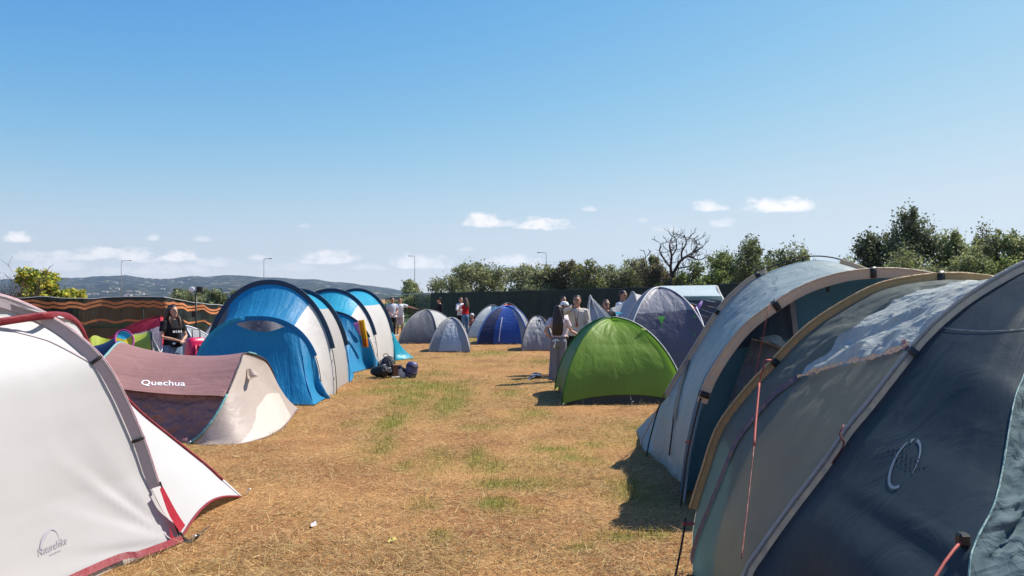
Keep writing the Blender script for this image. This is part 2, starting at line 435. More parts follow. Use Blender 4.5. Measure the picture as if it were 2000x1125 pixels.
# ------------------------------------------------------------------ ground
PATCH = [(812,772,78,52,1.0),(887,775,50,46,1.0),(759,828,46,64,.9),(762,860,44,44,.7),(800,745,90,16,.8),(687,828,42,14,.6),(993,768,46,12,.6),(1034,806,64,14,.55),(1083,876,70,16,1.0),(1055,870,30,14,.8),
         (1121,896,90,28,.75),(1150,872,40,14,.5),(932,893,32,34,.65),(963,912,40,20,.5),(959,984,62,15,1.0),(827,987,46,26,.75),(1034,945,150,20,.55),(1140,1072,46,18,1.0),(861,1047,18,18,.7),
         (963,945,80,16,.6),(789,911,40,20,.4),(1204,1050,70,10,.9),(1280,1046,60,9,.9),(960,690,70,10,.6),(1070,706,60,8,.7),(700,736,60,10,.4),(880,672,40,6,.3),(940,664,60,6,.6),(760,760,80,16,.6),
         (1230,960,90,40,.55),(1260,840,40,14,.4),(930,835,80,14,.35),(1000,1000,120,20,.25),(720,900,60,20,.25),(850,900,50,60,.3),(850,730,60,14,.5),(1330,830,60,30,.5)]
def green_mask(x, y):
    g = np.zeros_like(x)
    for (px, py, w, h, s) in PATCH:
        d = gd(py); cx = (px - 1000) / F * d; rx = max(w / F * d * .62, .08); ry = max(abs(gd(py - h / 2) - gd(py + h / 2)) * .62, .12)
        g = np.maximum(g, s * np.exp(-((x - cx) / rx)**2 - ((y - d) / ry)**2))
    n = fbm(x * 1.7, y * 1.7, 0, 4, 5) * .9 + fbm(x * 6, y * 6, 0, 2, 15) * .55
    far = .40 * np.clip(fbm(x * .5, y * .5, 1, 3, 8) + .1, 0, 1) * np.clip((y - 3) / 4, 0, 1)
    return np.clip(g * (1 + n * 1.3) + far * (1 + n), 0, 1)
def height(x, y):
    f = np.clip(1 - np.abs(np.maximum(np.abs(x) / 26, np.abs(y - 15) / 40)), 0, 1)
    return (.018 * fbm(x * .9, y * .9, 0, 3, 2) + .01 * fbm(x * 4, y * 4, 0, 2, 4)) * np.minimum(1, f * 4)
def build_ground():
    def axis(lo, hi, step, far):
        a = list(np.arange(lo, hi + 1e-6, step)); s = step; u = hi
        while u < far: s *= 1.35; u += s; a.append(u)
        s = step; u = lo; pre = []
        while u > -far: s *= 1.35; u -= s; pre.append(u)
        return np.array(pre[::-1] + a)
    xs, ys = axis(-9, 7, .075, 6000), axis(2.5, 30, .09, 6000)
    X, Y = np.meshgrid(xs, ys); Z = height(X, Y)
    n = X.size; h, w = X.shape
    me = bpy.data.meshes.new('ground')
    me.vertices.add(n); me.vertices.foreach_set('co', np.stack([X, Y, Z], 2).astype(np.float32).ravel())
    ii = np.arange(n).reshape(h, w)
    q = np.stack([ii[:-1, :-1], ii[:-1, 1:], ii[1:, 1:], ii[1:, :-1]], 2).reshape(-1, 4).astype(np.int32)
    me.loops.add(q.size); me.loops.foreach_set('vertex_index', q.ravel())
    me.polygons.add(len(q)); me.polygons.foreach_set('loop_start', np.arange(0, q.size, 4, dtype=np.int32)); me.update(calc_edges=True)
    me.polygons.foreach_set('use_smooth', np.ones(len(q), bool))
    g = green_mask(X, Y).ravel()
    set_tint(me, np.stack([g, g, g], 1), 'green')
    m, nt, N, L = nodes('dry_field')
    out = N('ShaderNodeOutputMaterial'); pb = N('ShaderNodeBsdfPrincipled'); tc = N('ShaderNodeTexCoord'); at_ = N('ShaderNodeAttribute'); at_.attribute_name = 'green'
    def noise(s, d, det=5, sc=None):
        k = N('ShaderNodeTexNoise'); k.inputs['Scale'].default_value = s; k.inputs['Detail'].default_value = det; k.inputs['Distortion'].default_value = d
        if sc:
            mp = N('ShaderNodeMapping'); mp.inputs['Scale'].default_value = sc; L(tc.outputs['Object'], mp.inputs[0]); L(mp.outputs[0], k.inputs['Vector'])
        else: L(tc.outputs['Object'], k.inputs['Vector'])
        return k
    n1 = noise(.9, .4); n2 = noise(22, 1.5); n3 = noise(60, 2.5, 4, (1, .35, 1)); n4 = noise(.28, 0)
    def ramp(f, stops):
        r = N('ShaderNodeValToRGB'); L(f, r.inputs[0]); e = r.color_ramp.elements
        e[0].position, e[0].color = stops[0][0], (*stops[0][1], 1); e[1].position, e[1].color = stops[-1][0], (*stops[-1][1], 1)
        for p, c in stops[1:-1]: k = e.new(p); k.color = (*c, 1)
        return r.outputs[0]
    straw = ramp(n2.outputs[0], [(.3, (.10, .042, .014)), (.48, (.32, .17, .065)), (.7, (.58, .38, .165))])
    soil = ramp(n1.outputs[0], [(.35, (.25, .105, .045)), (.6, (.42, .22, .09))])
    grn = ramp(n2.outputs[0], [(.3, (.10, .105, .02)), (.7, (.30, .27, .07))])
    def mix(a, b, f):
        k = N('ShaderNodeMix'); k.data_type = 'RGBA'
        if isinstance(f, float): k.inputs[0].default_value = f
        else: L(f, k.inputs[0])
        L(a, k.inputs[6]); L(b, k.inputs[7]); return k.outputs[2]
    c = mix(straw, soil, n3.outputs[0])
    c = mix(c, grn, at_.outputs['Fac'])
    L(c, pb.inputs['Base Color']); pb.inputs['Roughness'].default_value = .95; pb.inputs['Specular IOR Level'].default_value = .1
    b = N('ShaderNodeBump'); b.inputs['Strength'].default_value = .9; b.inputs['Distance'].default_value = .03; L(n2.outputs[0], b.inputs['Height'])
    b2 = N('ShaderNodeBump'); b2.inputs['Strength'].default_value = .6; b2.inputs['Distance'].default_value = .015; L(n3.outputs[0], b2.inputs['Height']); L(b.outputs[0], b2.inputs['Normal'])
    L(b2.outputs[0], pb.inputs['Normal']); L(pb.outputs[0], out.inputs[0])
    me.materials.append(m)
    o = bpy.data.objects.new('ground', me); COL.objects.link(o); tag(o, 'trodden dry straw field between the tents with sparse green patches', None, None, 'structure')
build_ground()

def blades(n, green):
    y = 3.6 * (34 / 3.6) ** RNG.random(n); x = (RNG.random(n) * 2 - 1) * (.72 * y + 1.5)
    g = green_mask(x, y)
    if green:
        k = RNG.random(n) < np.clip(g * 1.7 - .12, 0, 1)
    else:
        cl = np.clip(.62 + 1.5 * fbm(x * 1.3, y * 1.7, 2, 4, 31), .05, 1)
        k = RNG.random(n) < cl * (1 - .45 * g)
    x, y, g = x[k], y[k], g[k]; n = len(x)
    sc = np.clip(y / 9, 1.0, 3.2) ** .75
    ang = RNG.random(n) * 2 * np.pi
    if green:
        el = np.radians(RNG.uniform(35, 85, n)); ln = RNG.uniform(.018, .06, n) * (1 + .4 * (sc - 1)) * (.6 + .7 * g); wd = RNG.uniform(.0025, .0055, n) * sc
        base = np.array((.19, .205, .035)); c = base * RNG.uniform(.6, 1.5, (n, 1)); dry = RNG.random(n) < .35
        c[dry] = np.array((.34, .26, .08)) * RNG.uniform(.7, 1.2, (dry.sum(), 1)); c[:, 0] *= RNG.uniform(.85, 1.35, n)
    else:
        el = np.radians(np.abs(RNG.normal(0, 17, n))); ln = RNG.uniform(.03, .13, n) * (1 + .35 * (sc - 1)); wd = RNG.uniform(.0018, .0045, n) * sc
        t = RNG.random((n, 1)); c = np.array((.25, .14, .052)) * (1 - t) + np.array((.72, .52, .25)) * t; c *= RNG.uniform(.45, 1.2, (n, 1))
        ye = RNG.random(n) < .12; c[ye] = np.array((.36, .30, .10))
    z = height(x, y)
    dr = np.stack([np.cos(ang) * np.cos(el), np.sin(ang) * np.cos(el), np.sin(el)], 1)
    sd_ = np.stack([-np.sin(ang), np.cos(ang), np.zeros(n)], 1)
    tw = RNG.normal(0, .6, n)[:, None]; sd_ = sd_ * np.cos(tw) + np.cross(dr, sd_) * np.sin(tw)
    P0 = np.stack([x, y, z + (0.0 if green else RNG.uniform(.001, .022, n))], 1)
    P1 = P0 + dr * ln[:, None]
    w0 = sd_ * wd[:, None] * .5; w1 = w0 * .35
    return np.stack([P0 - w0, P0 + w0, P1 + w1, P1 - w1], 1), c
LEAF = leafmat('leaf_tint', .48, .6); STRAWM = leafmat('straw_tint', .15, .7)
V4, c4 = blades(330000, False)
tag(quads('dry_grass', V4, c4, STRAWM), 'loose dry straw lying over the trodden field', None, None, 'stuff')
V4, c4 = blades(420000, True)
tag(quads('green_grass', V4, c4, LEAF), 'short green grass tufts growing through the straw', None, None, 'stuff')

# ------------------------------------------------------------------ hills, houses on them
RIDGE = [(-900,560),(-400,552),(-100,548),(100,543),(165,542),(205,540),(245,537),(262,540),(300,545),(345,543),(378,538),(400,541),(440,537),(470,537),(510,541),(560,543),(620,546),(665,551),(700,555),(735,560),(770,565),(800,571),(850,577),(950,582),(1100,583)]
def build_hills():
    xs = np.arange(-900, 1101, 5.0); prof = np.interp(xs, [p[0] for p in RIDGE], [p[1] for p in RIDGE])
    Dr = 2700.0; rows = []
    ds = np.linspace(1300, Dr, 40)
    for d in list(ds) + [2850, 3000, 3100]:
        t = min(1, (d - 1300) / (Dr - 1300)); zr = (HZ - prof) / F * Dr + CH
        x = (xs - 1000) / F * d
        n = fbm(x / 260, d / 260, 0, 4, 3); fine = fbm(x / 34, d / 34, 0, 3, 6)
        z = zr * (t ** 1.25) * (1 + .22 * n * (1 - t) * (t > 0)) + 3.6 * fine * (t > .02) - 1.5 * (t < .01)
        if d > Dr: z = z * (1 - (d - Dr) / 420)
        rows.append(np.stack([x, np.full_like(x, d), z], 1))
    G = np.array(rows); mb = MB(); mb.grid(G)
    m, nt, N, L = nodes('scrub_hill'); out = N('ShaderNodeOutputMaterial'); pb = N('ShaderNodeBsdfPrincipled'); tc = N('ShaderNodeTexCoord')
    n1 = N('ShaderNodeTexNoise'); n1.inputs['Scale'].default_value = .035; n1.inputs['Detail'].default_value = 7; n1.inputs['Roughness'].default_value = .65; L(tc.outputs['Object'], n1.inputs['Vector'])
    r = N('ShaderNodeValToRGB'); L(n1.outputs[0], r.inputs[0]); e = r.color_ramp.elements
    e[0].position, e[0].color = .42, (.007, .010, .010, 1); e[1].position, e[1].color = .66, (.36, .29, .19, 1)
    k = e.new(.5); k.color = (.022, .028, .020, 1); k = e.new(.6); k.color = (.065, .066, .045, 1)
    L(r.outputs[0], pb.inputs['Base Color']); pb.inputs['Roughness'].default_value = .95; pb.inputs['Specular IOR Level'].default_value = .05
    b = N('ShaderNodeBump'); b.inputs['Strength'].default_value = 1; b.inputs['Distance'].default_value = 8; L(n1.outputs[0], b.inputs['Height']); L(b.outputs[0], pb.inputs['Normal'])
    L(pb.outputs[0], out.inputs[0])
    o = mb.build('hills', m); tag(o, 'low wooded hills along the horizon behind the fence', None, None, 'structure')
    return mb.bvh()
HB = build_hills()
WALLW = plain('pale_render', (.50, .46, .40), .9); TILE = plain('clay_tile', (.30, .22, .17), .9)
def far_houses():
    spots = [(268,541),(282,543),(296,545),(312,546),(327,545),(338,548),(370,546),(422,549),(215,563),(230,565),(298,555),(316,557),(270,572),(278,574),(252,577),(188,576),(172,577),(245,578),(330,572),(205,571),(226,553),(318,565),(352,552),(500,553),(640,560),(690,566),(560,551)]
    def mk(first):
        t = thing('hill_house', 'small pale house with tiled roof far off on the wooded hillside', 'house', (0, 0, 0), 0, 'pale houses scattered over the far hills')
        w = MB(); w.box((0, 0, 2.6), (11, 8, 5.2)); w.build('wall', WALLW, t, loc=(0, 0, 0))
        r = MB(); V = [(-6,-4.6,5.2),(6,-4.6,5.2),(6,4.6,5.2),(-6,4.6,5.2),(-6,0,7.2),(6,0,7.2)]
        r.add(V, [(0,1,5,4),(2,3,4,5),(1,2,5),(3,0,4),(3,2,1,0)], 0, smooth=False); r.build('roof', TILE, t, loc=(0, 0, 0))
        return t
    proto = None
    for i, (px, py) in enumerate(spots):
        h = hit(px, py + 1, HB, 0)
        if h is None: continue
        if proto is None: proto = o = mk(1)
        else:
            o = proto.copy(); COL.objects.link(o)
            for ch in proto.children:
                c = ch.copy(); COL.objects.link(c); c.parent = o
        s = random.uniform(.38, .8); o.location = (h[0], h[1], h[2] - .8); o.scale = (s * random.uniform(.8, 1.6), s, s); o.rotation_euler = (0, 0, random.uniform(-.5, .5))
far_houses()

# green sports pitch seen beyond the corner of the fence
mb = MB(); xs = np.linspace(-26, -5.5, 22); ys = np.linspace(46, 110, 24); XX, YY = np.meshgrid(xs, ys)
mb.grid(np.stack([XX, YY, np.full_like(XX, .03)], 2))
tag(mb.build('lawn', plain('green_pitch', (.10, .17, .04), .9, 0, .2, .8)), 'mown green pitch beyond the corner of the fence', None, None, 'structure')

# ------------------------------------------------------------------ trees
BARK = plain('bark', (.05, .038, .03), .95, 0, .3, 9, .8); BARKG = plain('grey_bark', (.13, .11, .095), .95, 0, .3, 9, .8)
def limb(mb, p, d, ln, r, depth, rng, spread=.6, mat=0, tips=None, kink=.25, rmin=.004):
    n = 5; P = [np.array(p, float)]; d = np.array(d, float) / np.linalg.norm(d)
    for i in range(n):
        d = d + rng.normal(0, kink, 3) * .5 + np.array((0, 0, .05)); d /= np.linalg.norm(d); P.append(P[-1] + d * ln / n)
    mb.tube(P, [r, max(r * .6, rmin)], mat, 6 if r > .03 else 4)
    if tips is not None: tips.append(P[-1])
    if depth > 0:
        for k in range(rng.integers(2, 5 if rmin > .01 else 4)):
            q = P[rng.integers(2, n + 1)]; nd = d + rng.normal(0, spread, 3); nd[2] = nd[2] * .7 + .25
            limb(mb, q, nd, ln * rng.uniform(.55, .8), max(r * .6, rmin), depth - 1, rng, spread, mat, tips, kink, rmin)
def leaf_cloud(rng, clumps, n, ls, cols):
    """leaves spread through overlapping clumps: (centre, radii)"""
    w = np.array([c[1][0] * c[1][1] * c[1][2] for c in clumps]) ** .67; w /= w.sum()
    ci = rng.choice(len(clumps), n, p=w)
    C = np.array([c[0] for c in clumps])[ci]; Rr = np.array([c[1] for c in clumps])[ci]
    d = rng.normal(0, 1, (n, 3)); d /= np.linalg.norm(d, axis=1, keepdims=True)
    rad = rng.random(n) ** .45 * (1 + .22 * rng.normal(0, 1, n) * (rng.random(n) < .5))
    P = C + d * Rr * rad[:, None]
    P += .18 * Rr * np.stack([vnoise(P[:, 0]*1.5, P[:, 1]*1.5, P[:, 2]*1.5, s) for s in (1, 2, 3)], 1)
    a = rng.normal(0, 1, (n, 3)); a = a + d * .3 + np.array((0, 0, .3)); a /= np.linalg.norm(a, axis=1, keepdims=True)
    b = np.cross(a, rng.normal(0, 1, (n, 3))); b /= np.maximum(np.linalg.norm(b, axis=1, keepdims=True), 1e-6)
    s = ls * rng.uniform(.6, 1.4, n)
    a, b = a * s[:, None], b * (s * rng.uniform(.35, .6, n))[:, None]
    V = np.stack([P - a * .5, P + b * .5, P + a * .5, P - b * .5], 1)
    cl = np.array(cols); tone = np.array([rng.uniform(.75, 1.25) for _ in clumps])[ci][:, None]
    t = rng.random((n, 1)); k = rng.integers(0, len(cl), n)
    c = cl[k] * tone * rng.uniform(.75, 1.25, (n, 1))
    return V, c
OLIVE = [(.27, .29, .14), (.35, .37, .20), (.19, .21, .09)]; DARK = [(.09, .11, .055), (.12, .145, .07), (.15, .17, .085)]
MID = [(.18, .22, .07), (.25, .29, .10), (.12, .15, .045)]; YEL = [(.48, .47, .06), (.36, .39, .06), (.58, .48, .08)]; BRN = [(.20, .16, .10), (.17, .16, .08), (.15, .16, .07)]
LIME = [(.09, .14, .025), (.12, .17, .03)]
def tree(name, cat, label, px, top, wpx, d, cols, n=5000, ls=.16, base=None, seed=0, group=None, lob=9, trunk=True, rs_=1.0):
    rng = np.random.default_rng(seed + int(px * 7 + top))
    h = CH + (HZ - top) / F * d; w = wpx / F * d; x = (px - 1000) / F * d
    t = thing(name, label, cat, (x, d, 0), 0, group)
    z0 = h * .06 if base is None else base; w *= 1.42 if (d > 40 and trunk) else 1.2
    clumps = []
    for k in range(lob):
        a = rng.random() * 6.283; rr = rng.random() ** .6; zz = rng.random() ** 1.25
        env = math.sqrt(max(.05, 1 - (1.15 * zz) ** 2 * .75))
        r = np.array((w * .5, w * .5, (h - z0) * .5)) * rng.uniform(.30, .52) * rs_
        clumps.append((np.array((math.cos(a) * rr * w * .45 * env, math.sin(a) * rr * w * .45 * env, z0 + (h - z0) * (.16 + .70 * zz))), r))
    zm = max(c[0][2] + c[1][2] for c in clumps)
    for c in clumps: c[0][2] = z0 + (c[0][2] - z0) * (h - z0) / (zm - z0); c[1][2] *= (h - z0) / (zm - z0)
    for k in range(lob * 2):   # small sprays breaking the outline
        c0 = clumps[rng.integers(0, lob)]; dd = rng.normal(0, 1, 3); dd[2] = abs(dd[2]); dd /= np.linalg.norm(dd)
        p = c0[0] + dd * c0[1] * .95; p[2] = min(p[2], h * .97 - .10 * h * rng.random()); clumps.append((p, c0[1] * rng.uniform(.22, .36)))
    V, c = leaf_cloud(rng, clumps, int(n * 1.5), ls, cols)
    k = V[:, :, 2].min(1) > .02
    quads('crown', V[k], c[k], LEAF, t)
    if trunk:
        mb = MB(); P = [(0, 0, 0), (rng.normal(0, .05) * w, rng.normal(0, .05) * w, z0 * .8), (rng.normal(0, .08) * w, 0, z0 + (h - z0) * .45)]
        mb.tube(P, [max(.05, h * .035), h * .02], 0, 8, n=8)
        for q in clumps[:lob]:
            mb.tube([P[1], (np.array(P[1]) + q[0]) / 2 + rng.normal(0, .1, 3), q[0]], [h * .014, h * .004], 0, 5, n=6)
        mb.build('trunk', BARK, t, loc=(0, 0, 0))
    return t
OG = 'olive trees in a line behind the dark screen fence'
def T(*a, **k): return tree(*a, **k)
T('olive_tree','tree','small dusty olive tree at the left end of the row, beside the lamp post',798,546,46,72,OLIVE,3200,.22)
T('olive_tree','tree','wispy low olive tree between the lamp post and the round olive trees',848,541,66,70,OLIVE,3800,.22)
T('olive_tree','tree','round grey-green olive tree, largest left of the street lamp',934,511,112,62,OLIVE,9500,.2,lob=12)
T('olive_tree','tree','broad grey-green olive tree right behind the blue dome tent',1022,514,130,61,OLIVE,10500,.2,lob=13)
T('bush','bush','brownish bush under the curved street lamp behind the fence',1112,507,70,60,BRN,4500,.2,lob=9)
T('olive_tree','tree','small olive with brown patches right of the curved street lamp',1160,504,76,58,MID+BRN,5200,.2,lob=9)
T('olive_tree','tree','pale rounded olive tree left of the ivy-clad trunk',1226,504,90,57,OLIVE,6500,.2,lob=10)
T('ivy_tree','tree','narrow tree wrapped in ivy with thin twigs, left of the dead tree',1272,496,44,52,MID+BRN,3800,.17,lob=7)
T('bush','bush','bright green bush at the foot of the dead tree',1330,528,74,50,LIME+MID,5500,.16,lob=8)
T('bush','bush','brown scrubby bush left of the foot of the dead tree',1292,512,60,51,BRN,4200,.16,lob=7)
T('tree','tree','mid green bushy tree right of the dead tree',1400,490,90,46,MID,8500,.15,lob=10)
T('dark_tree','tree','dark upright tree with two tops behind the tan tent hoop',1470,458,86,42,DARK+MID,9000,.15,lob=10)
T('dark_tree','tree','dark lower tree next to the two-topped one',1520,470,86,43,DARK+MID,7500,.15,lob=9)
T('tree','tree','small green treetop just left of the bare black hoop of the tent',1569,487,34,44,MID,2600,.15,lob=6)
T('dark_tree','tree','tall dark oak towering over the tan tent hoops',1765,404,130,31,DARK,17000,.115,lob=13)
T('dark_tree','tree','dark oak crown stepping down left of the tallest oak',1700,448,90,31.5,DARK,9500,.115,lob=10)
T('dark_tree','tree','slim dark treetop poking out above the green thicket',1912,432,66,34,DARK+MID,4500,.12,lob=6)
T('olive_tree','tree','wide olive green crown right of the tallest oak',1862,446,130,30,MID+OLIVE,13000,.115,lob=12)
T('olive_tree','tree','olive green tree over the ridge of the navy tent',1945,448,110,29,MID+OLIVE,12000,.115,lob=12)
T('olive_tree','tree','olive green tree cut off by the picture side above the navy tent',2045,462,130,28,MID+OLIVE,10000,.115,lob=11)
T('tree','tree','green tree beyond the navy tent, first past the picture edge',2180,455,150,28,MID+OLIVE,7000,.13,lob=10)
T('tree','tree','green tree beyond the navy tent, second past the picture edge',2380,450,170,27,MID+DARK,7000,.13,lob=10)
T('bush','bush','light green bush in front of the dark oaks',1775,484,120,27,OLIVE+MID,9000,.1,base=.3,lob=10)
T('bush','bush','light green bush below the wide olive crown',1880,492,130,27,OLIVE+MID,9500,.1,base=.3,lob=10)
T('bush','bush','low green bush nearest the navy tent ridge',1975,500,110,26,MID+LIME,7500,.1,base=.3,lob=9)
T('bush','bush','green bush half hidden by the top of the bare tent hoop',1650,500,90,30,MID,6000,.11,base=.3,lob=8)
T('bush','bush','yellow-green bush above the striped fence at far left',78,519,124,27,YEL+LIME,3300,.17,base=.8,lob=19,rs_=.62)
T('bush','bush','small yellow-green bush beside the large one above the striped fence',150,563,44,27.5,YEL,1500,.13,base=.8,lob=6)
T('olive_tree','tree','dark olive tree behind the floodlight stand',372,562,58,60,DARK+OLIVE,4200,.2,lob=8)
T('olive_tree','tree','olive tree between the floodlight stand and the blue tunnel tent',420,564,56,58,OLIVE+DARK,4200,.2,lob=8)
T('olive_tree','tree','olive tree mostly hidden by the front blue tunnel tent',480,566,60,59,OLIVE,3600,.2,lob=8)
T('bush','bush','dark low bush behind the two men in white',770,577,50,75,DARK+OLIVE,3000,.24,lob=7,base=.2)
for (px_b, tp_b, w_b, d_b, c_b, nm) in ((890,534,66,66,OLIVE,'low grey-green scrub between the wispy and the round olive tree'),(980,524,70,64,OLIVE,'low scrub filling the gap between the two round olive trees'),(1078,520,66,60,MID+BRN,'low scrub left of the brown bush under the street lamp'),(1138,520,70,59,MID+BRN,'low scrub right of the brown bush under the street lamp'),
        (1195,516,70,58,OLIVE+MID,'low scrub left of the pale rounded olive tree'),(1252,512,60,55,MID+OLIVE,'low scrub at the foot of the ivy-clad trunk'),(1362,508,66,48,MID,'low green scrub right of the foot of the dead tree'),(1436,486,66,45,MID,'green scrub left of the dark two-topped tree'),(1600,510,80,42,MID+OLIVE,'green scrub above the bare hoop of the pale teal tent'),(1400,528,90,44,LIME+MID,'bright scrub low behind the fence next to the cabin tent')):
    T('bush', 'bush', nm, px_b, tp_b, w_b, d_b, c_b, 4200, .19, lob=8, base=.2)
def bare(name, label, px, top, d, foot, ln, r, seed, depth=4, dirn=(0, 0, 1), n0=1, spread=.6, kink=.3, rmin=.004):
    rng = np.random.default_rng(seed); x = (px - 1000) / F * d
    t = thing(name, label, 'tree', (x, d, 0)); mb = MB()
    for k in range(n0):
        dd = np.array(dirn, float) + rng.normal(0, .12 if n0 == 1 else .3, 3); limb(mb, (rng.normal(0, .05), rng.normal(0, .05), foot), dd, ln, r, depth, rng, spread, 0, None, kink, rmin)
    mb.build('branches', BARK, t, loc=(0, 0, 0)); return t
def dead_tree():
    d = 50; rng = np.random.default_rng(4); p0 = at(1302, 592, d); t = thing('dead_tree', 'bare dead tree with dark twisted branches behind the fence', 'tree', (p0[0], d, 0)); mb = MB()
    mains = [([(1298,620),(1301,590),(1306,560),(1312,540)], .17, .12), ([(1312,540),(1322,524),(1330,510),(1342,500),(1356,492),(1372,482)], .11, .04), ([(1312,540),(1308,520),(1312,500),(1306,482),(1310,468)], .10, .03),
             ([(1330,510),(1332,492),(1340,478),(1338,462)], .07, .03), ([(1342,500),(1352,504),(1362,508),(1370,504)], .06, .03), ([(1356,492),(1360,478),(1356,466)], .05, .025), ([(1308,520),(1296,506),(1288,490),(1290,476)], .07, .03), ([(1322,524),(1336,522),(1350,518),(1360,520)], .06, .025), ([(1312,500),(1320,486),(1322,470)], .05, .025), ([(1306,560),(1292,545),(1282,528)], .06, .03)]
    for pts, r0, r1 in mains:
        P = crv([at(x + rng.normal(0, 1), y + rng.normal(0, 1), d + rng.normal(0, .35) * (k > 0)) for k, (x, y) in enumerate(pts)], 14); mb.tube(P, [r0, r1], 0, 6)
        for k in range(4, 14, 3):
            for q in range(2): limb(mb, P[k], rng.normal(0, 1, 3) * (1, .6, .6) + np.array((.1, 0, .45)), rng.uniform(.35, .8), .022, 1, rng, .7, 0, None, .45, .011)
    mb.build('branches', BARK, t)
dead_tree()
bare('bare_tree', 'thin leafless twigs rising from the ivy-clad trunk', 1274, 462, 52.5, 2.4, 1.3, .06, 8, 3, (-.05, 0, 1), 2, .5, .3, .018)
bare('bare_shrub', 'grey leafless shrub at the far left above the white tent', 14, 482, 24, .2, 1.15, .022, 3, 4, (0, 0, 1), 4, .45)
bare('bare_shrub', 'thin leafless shrub beside the yellow-green bush', 45, 505, 25, .4, .95, .018, 5, 4, (.1, 0, 1), 3, .45)

# ------------------------------------------------------------------ lamp posts
GALV = plain('galvanised', (.42, .43, .44), .5, .5); LPST = plain('weathered_lamp_steel', (.20, .20, .205), .8)
def street_lamp(px, top, d, label, reach=.9, side=1):
    h = CH + (HZ - top) / F * d; t = thing('street_lamp', label, 'street lamp', ((px - 1000) / F * d, d, 0), 0, 'street lamps beyond the field')
    mb = MB(); mb.tube([(0, 0, 0), (0, 0, h * .5), (0, 0, h - .15)], [.055, .03], 0, 8); mb.build('pole', LPST, t, loc=(0, 0, 0))
    mb = MB(); mb.tube([(0, 0, h - .16), (side * .15, 0, h - .03), (side * reach, 0, h)], .03, 0, 6, n=8); mb.build('arm', LPST, t, loc=(0, 0, 0))
    mb = MB(); mb.stack([(side * (reach + .15), 0, h - .05, .16, .07), (side * (reach + .15), 0, h, .22, .10), (side * (reach + .15), 0, h + .05, .12, .05)], 0, 12); mb.build('lamp_head', LPST, t, loc=(0, 0, 0))
street_lamp(237, 509, 95, 'tall grey street lamp rising above the striped fence')
street_lamp(515.5, 505, 92, 'grey street lamp behind the top of the front blue tunnel tent', .6)
street_lamp(810, 500, 100, 'grey street lamp above the smallest olive tree', .5, -1)
street_lamp(1067, 493, 90, 'curved street lamp between the round olives and the brown bush', .7, -1)

# ------------------------------------------------------------------ fences
def net_mat(name, col, alpha, fold=1.0, lo=.7, hi=1.5, tr_=.25):
    m, nt, N, L = nodes(name); out = N('ShaderNodeOutputMaterial'); pb = N('ShaderNodeBsdfPrincipled'); tp = N('ShaderNodeBsdfTransparent'); mx = N('ShaderNodeMixShader')
    tr = N('ShaderNodeBsdfTranslucent'); m2 = N('ShaderNodeMixShader'); m2.inputs[0].default_value = tr_
    tc = N('ShaderNodeTexCoord'); n = N('ShaderNodeTexNoise'); n.inputs['Scale'].default_value = 2.2; n.inputs['Detail'].default_value = 5; L(tc.outputs['Object'], n.inputs['Vector'])
    mp = N('ShaderNodeMapping'); mp.inputs['Scale'].default_value = (4.5, 2.5, .35); L(tc.outputs['Object'], mp.inputs[0])
    n2 = N('ShaderNodeTexNoise'); n2.inputs['Scale'].default_value = 1; n2.inputs['Detail'].default_value = 4; L(mp.outputs[0], n2.inputs['Vector'])
    mr = N('ShaderNodeMapRange'); L(n.outputs[0], mr.inputs[0]); mr.inputs[1].default_value = .3; mr.inputs[2].default_value = .7; mr.inputs[3].default_value = lo; mr.inputs[4].default_value = hi
    vm = N('ShaderNodeVectorMath'); vm.operation = 'SCALE'; vm.inputs[0].default_value = col; L(mr.outputs[0], vm.inputs['Scale'])
    L(vm.outputs[0], pb.inputs['Base Color']); L(vm.outputs[0], tr.inputs[0]); pb.inputs['Roughness'].default_value = .8; pb.inputs['Specular IOR Level'].default_value = .15
    b = N('ShaderNodeBump'); b.inputs['Strength'].default_value = fold; b.inputs['Distance'].default_value = .12; L(n2.outputs[0], b.inputs['Height']); L(b.outputs[0], pb.inputs['Normal'])
    L(pb.outputs[0], m2.inputs[1]); L(tr.outputs[0], m2.inputs[2])
    mx.inputs[0].default_value = alpha; L(tp.outputs[0], mx.inputs[1]); L(m2.outputs[0], mx.inputs[2]); L(mx.outputs[0], out.inputs[0]); return m
NETD = net_mat('screen_netting', (.016, .023, .022), .955, 1.0, .5, 1.9); NETS = net_mat('green_screen', (.014, .024, .023), .985, .3, .85, 1.2, .12); NETO = net_mat('open_netting', (.02, .035, .035), .72)
PSTM = plain('dark_post', (.05, .06, .055), .6); ORG = plain('orange_webbing', (.46, .17, .065), .85)
def wavy(P0, P1, zt0, zt1, n, amp, seed, wl=1.1):
    t = np.linspace(0, 1, n); P0, P1 = np.array(P0), np.array(P1); P = P0 + (P1 - P0) * t[:, None]
    d = (P1 - P0) / np.linalg.norm(P1 - P0); nn = np.array((-d[1], d[0])); L_ = np.linalg.norm(P1 - P0)
    return t, P, nn, L_
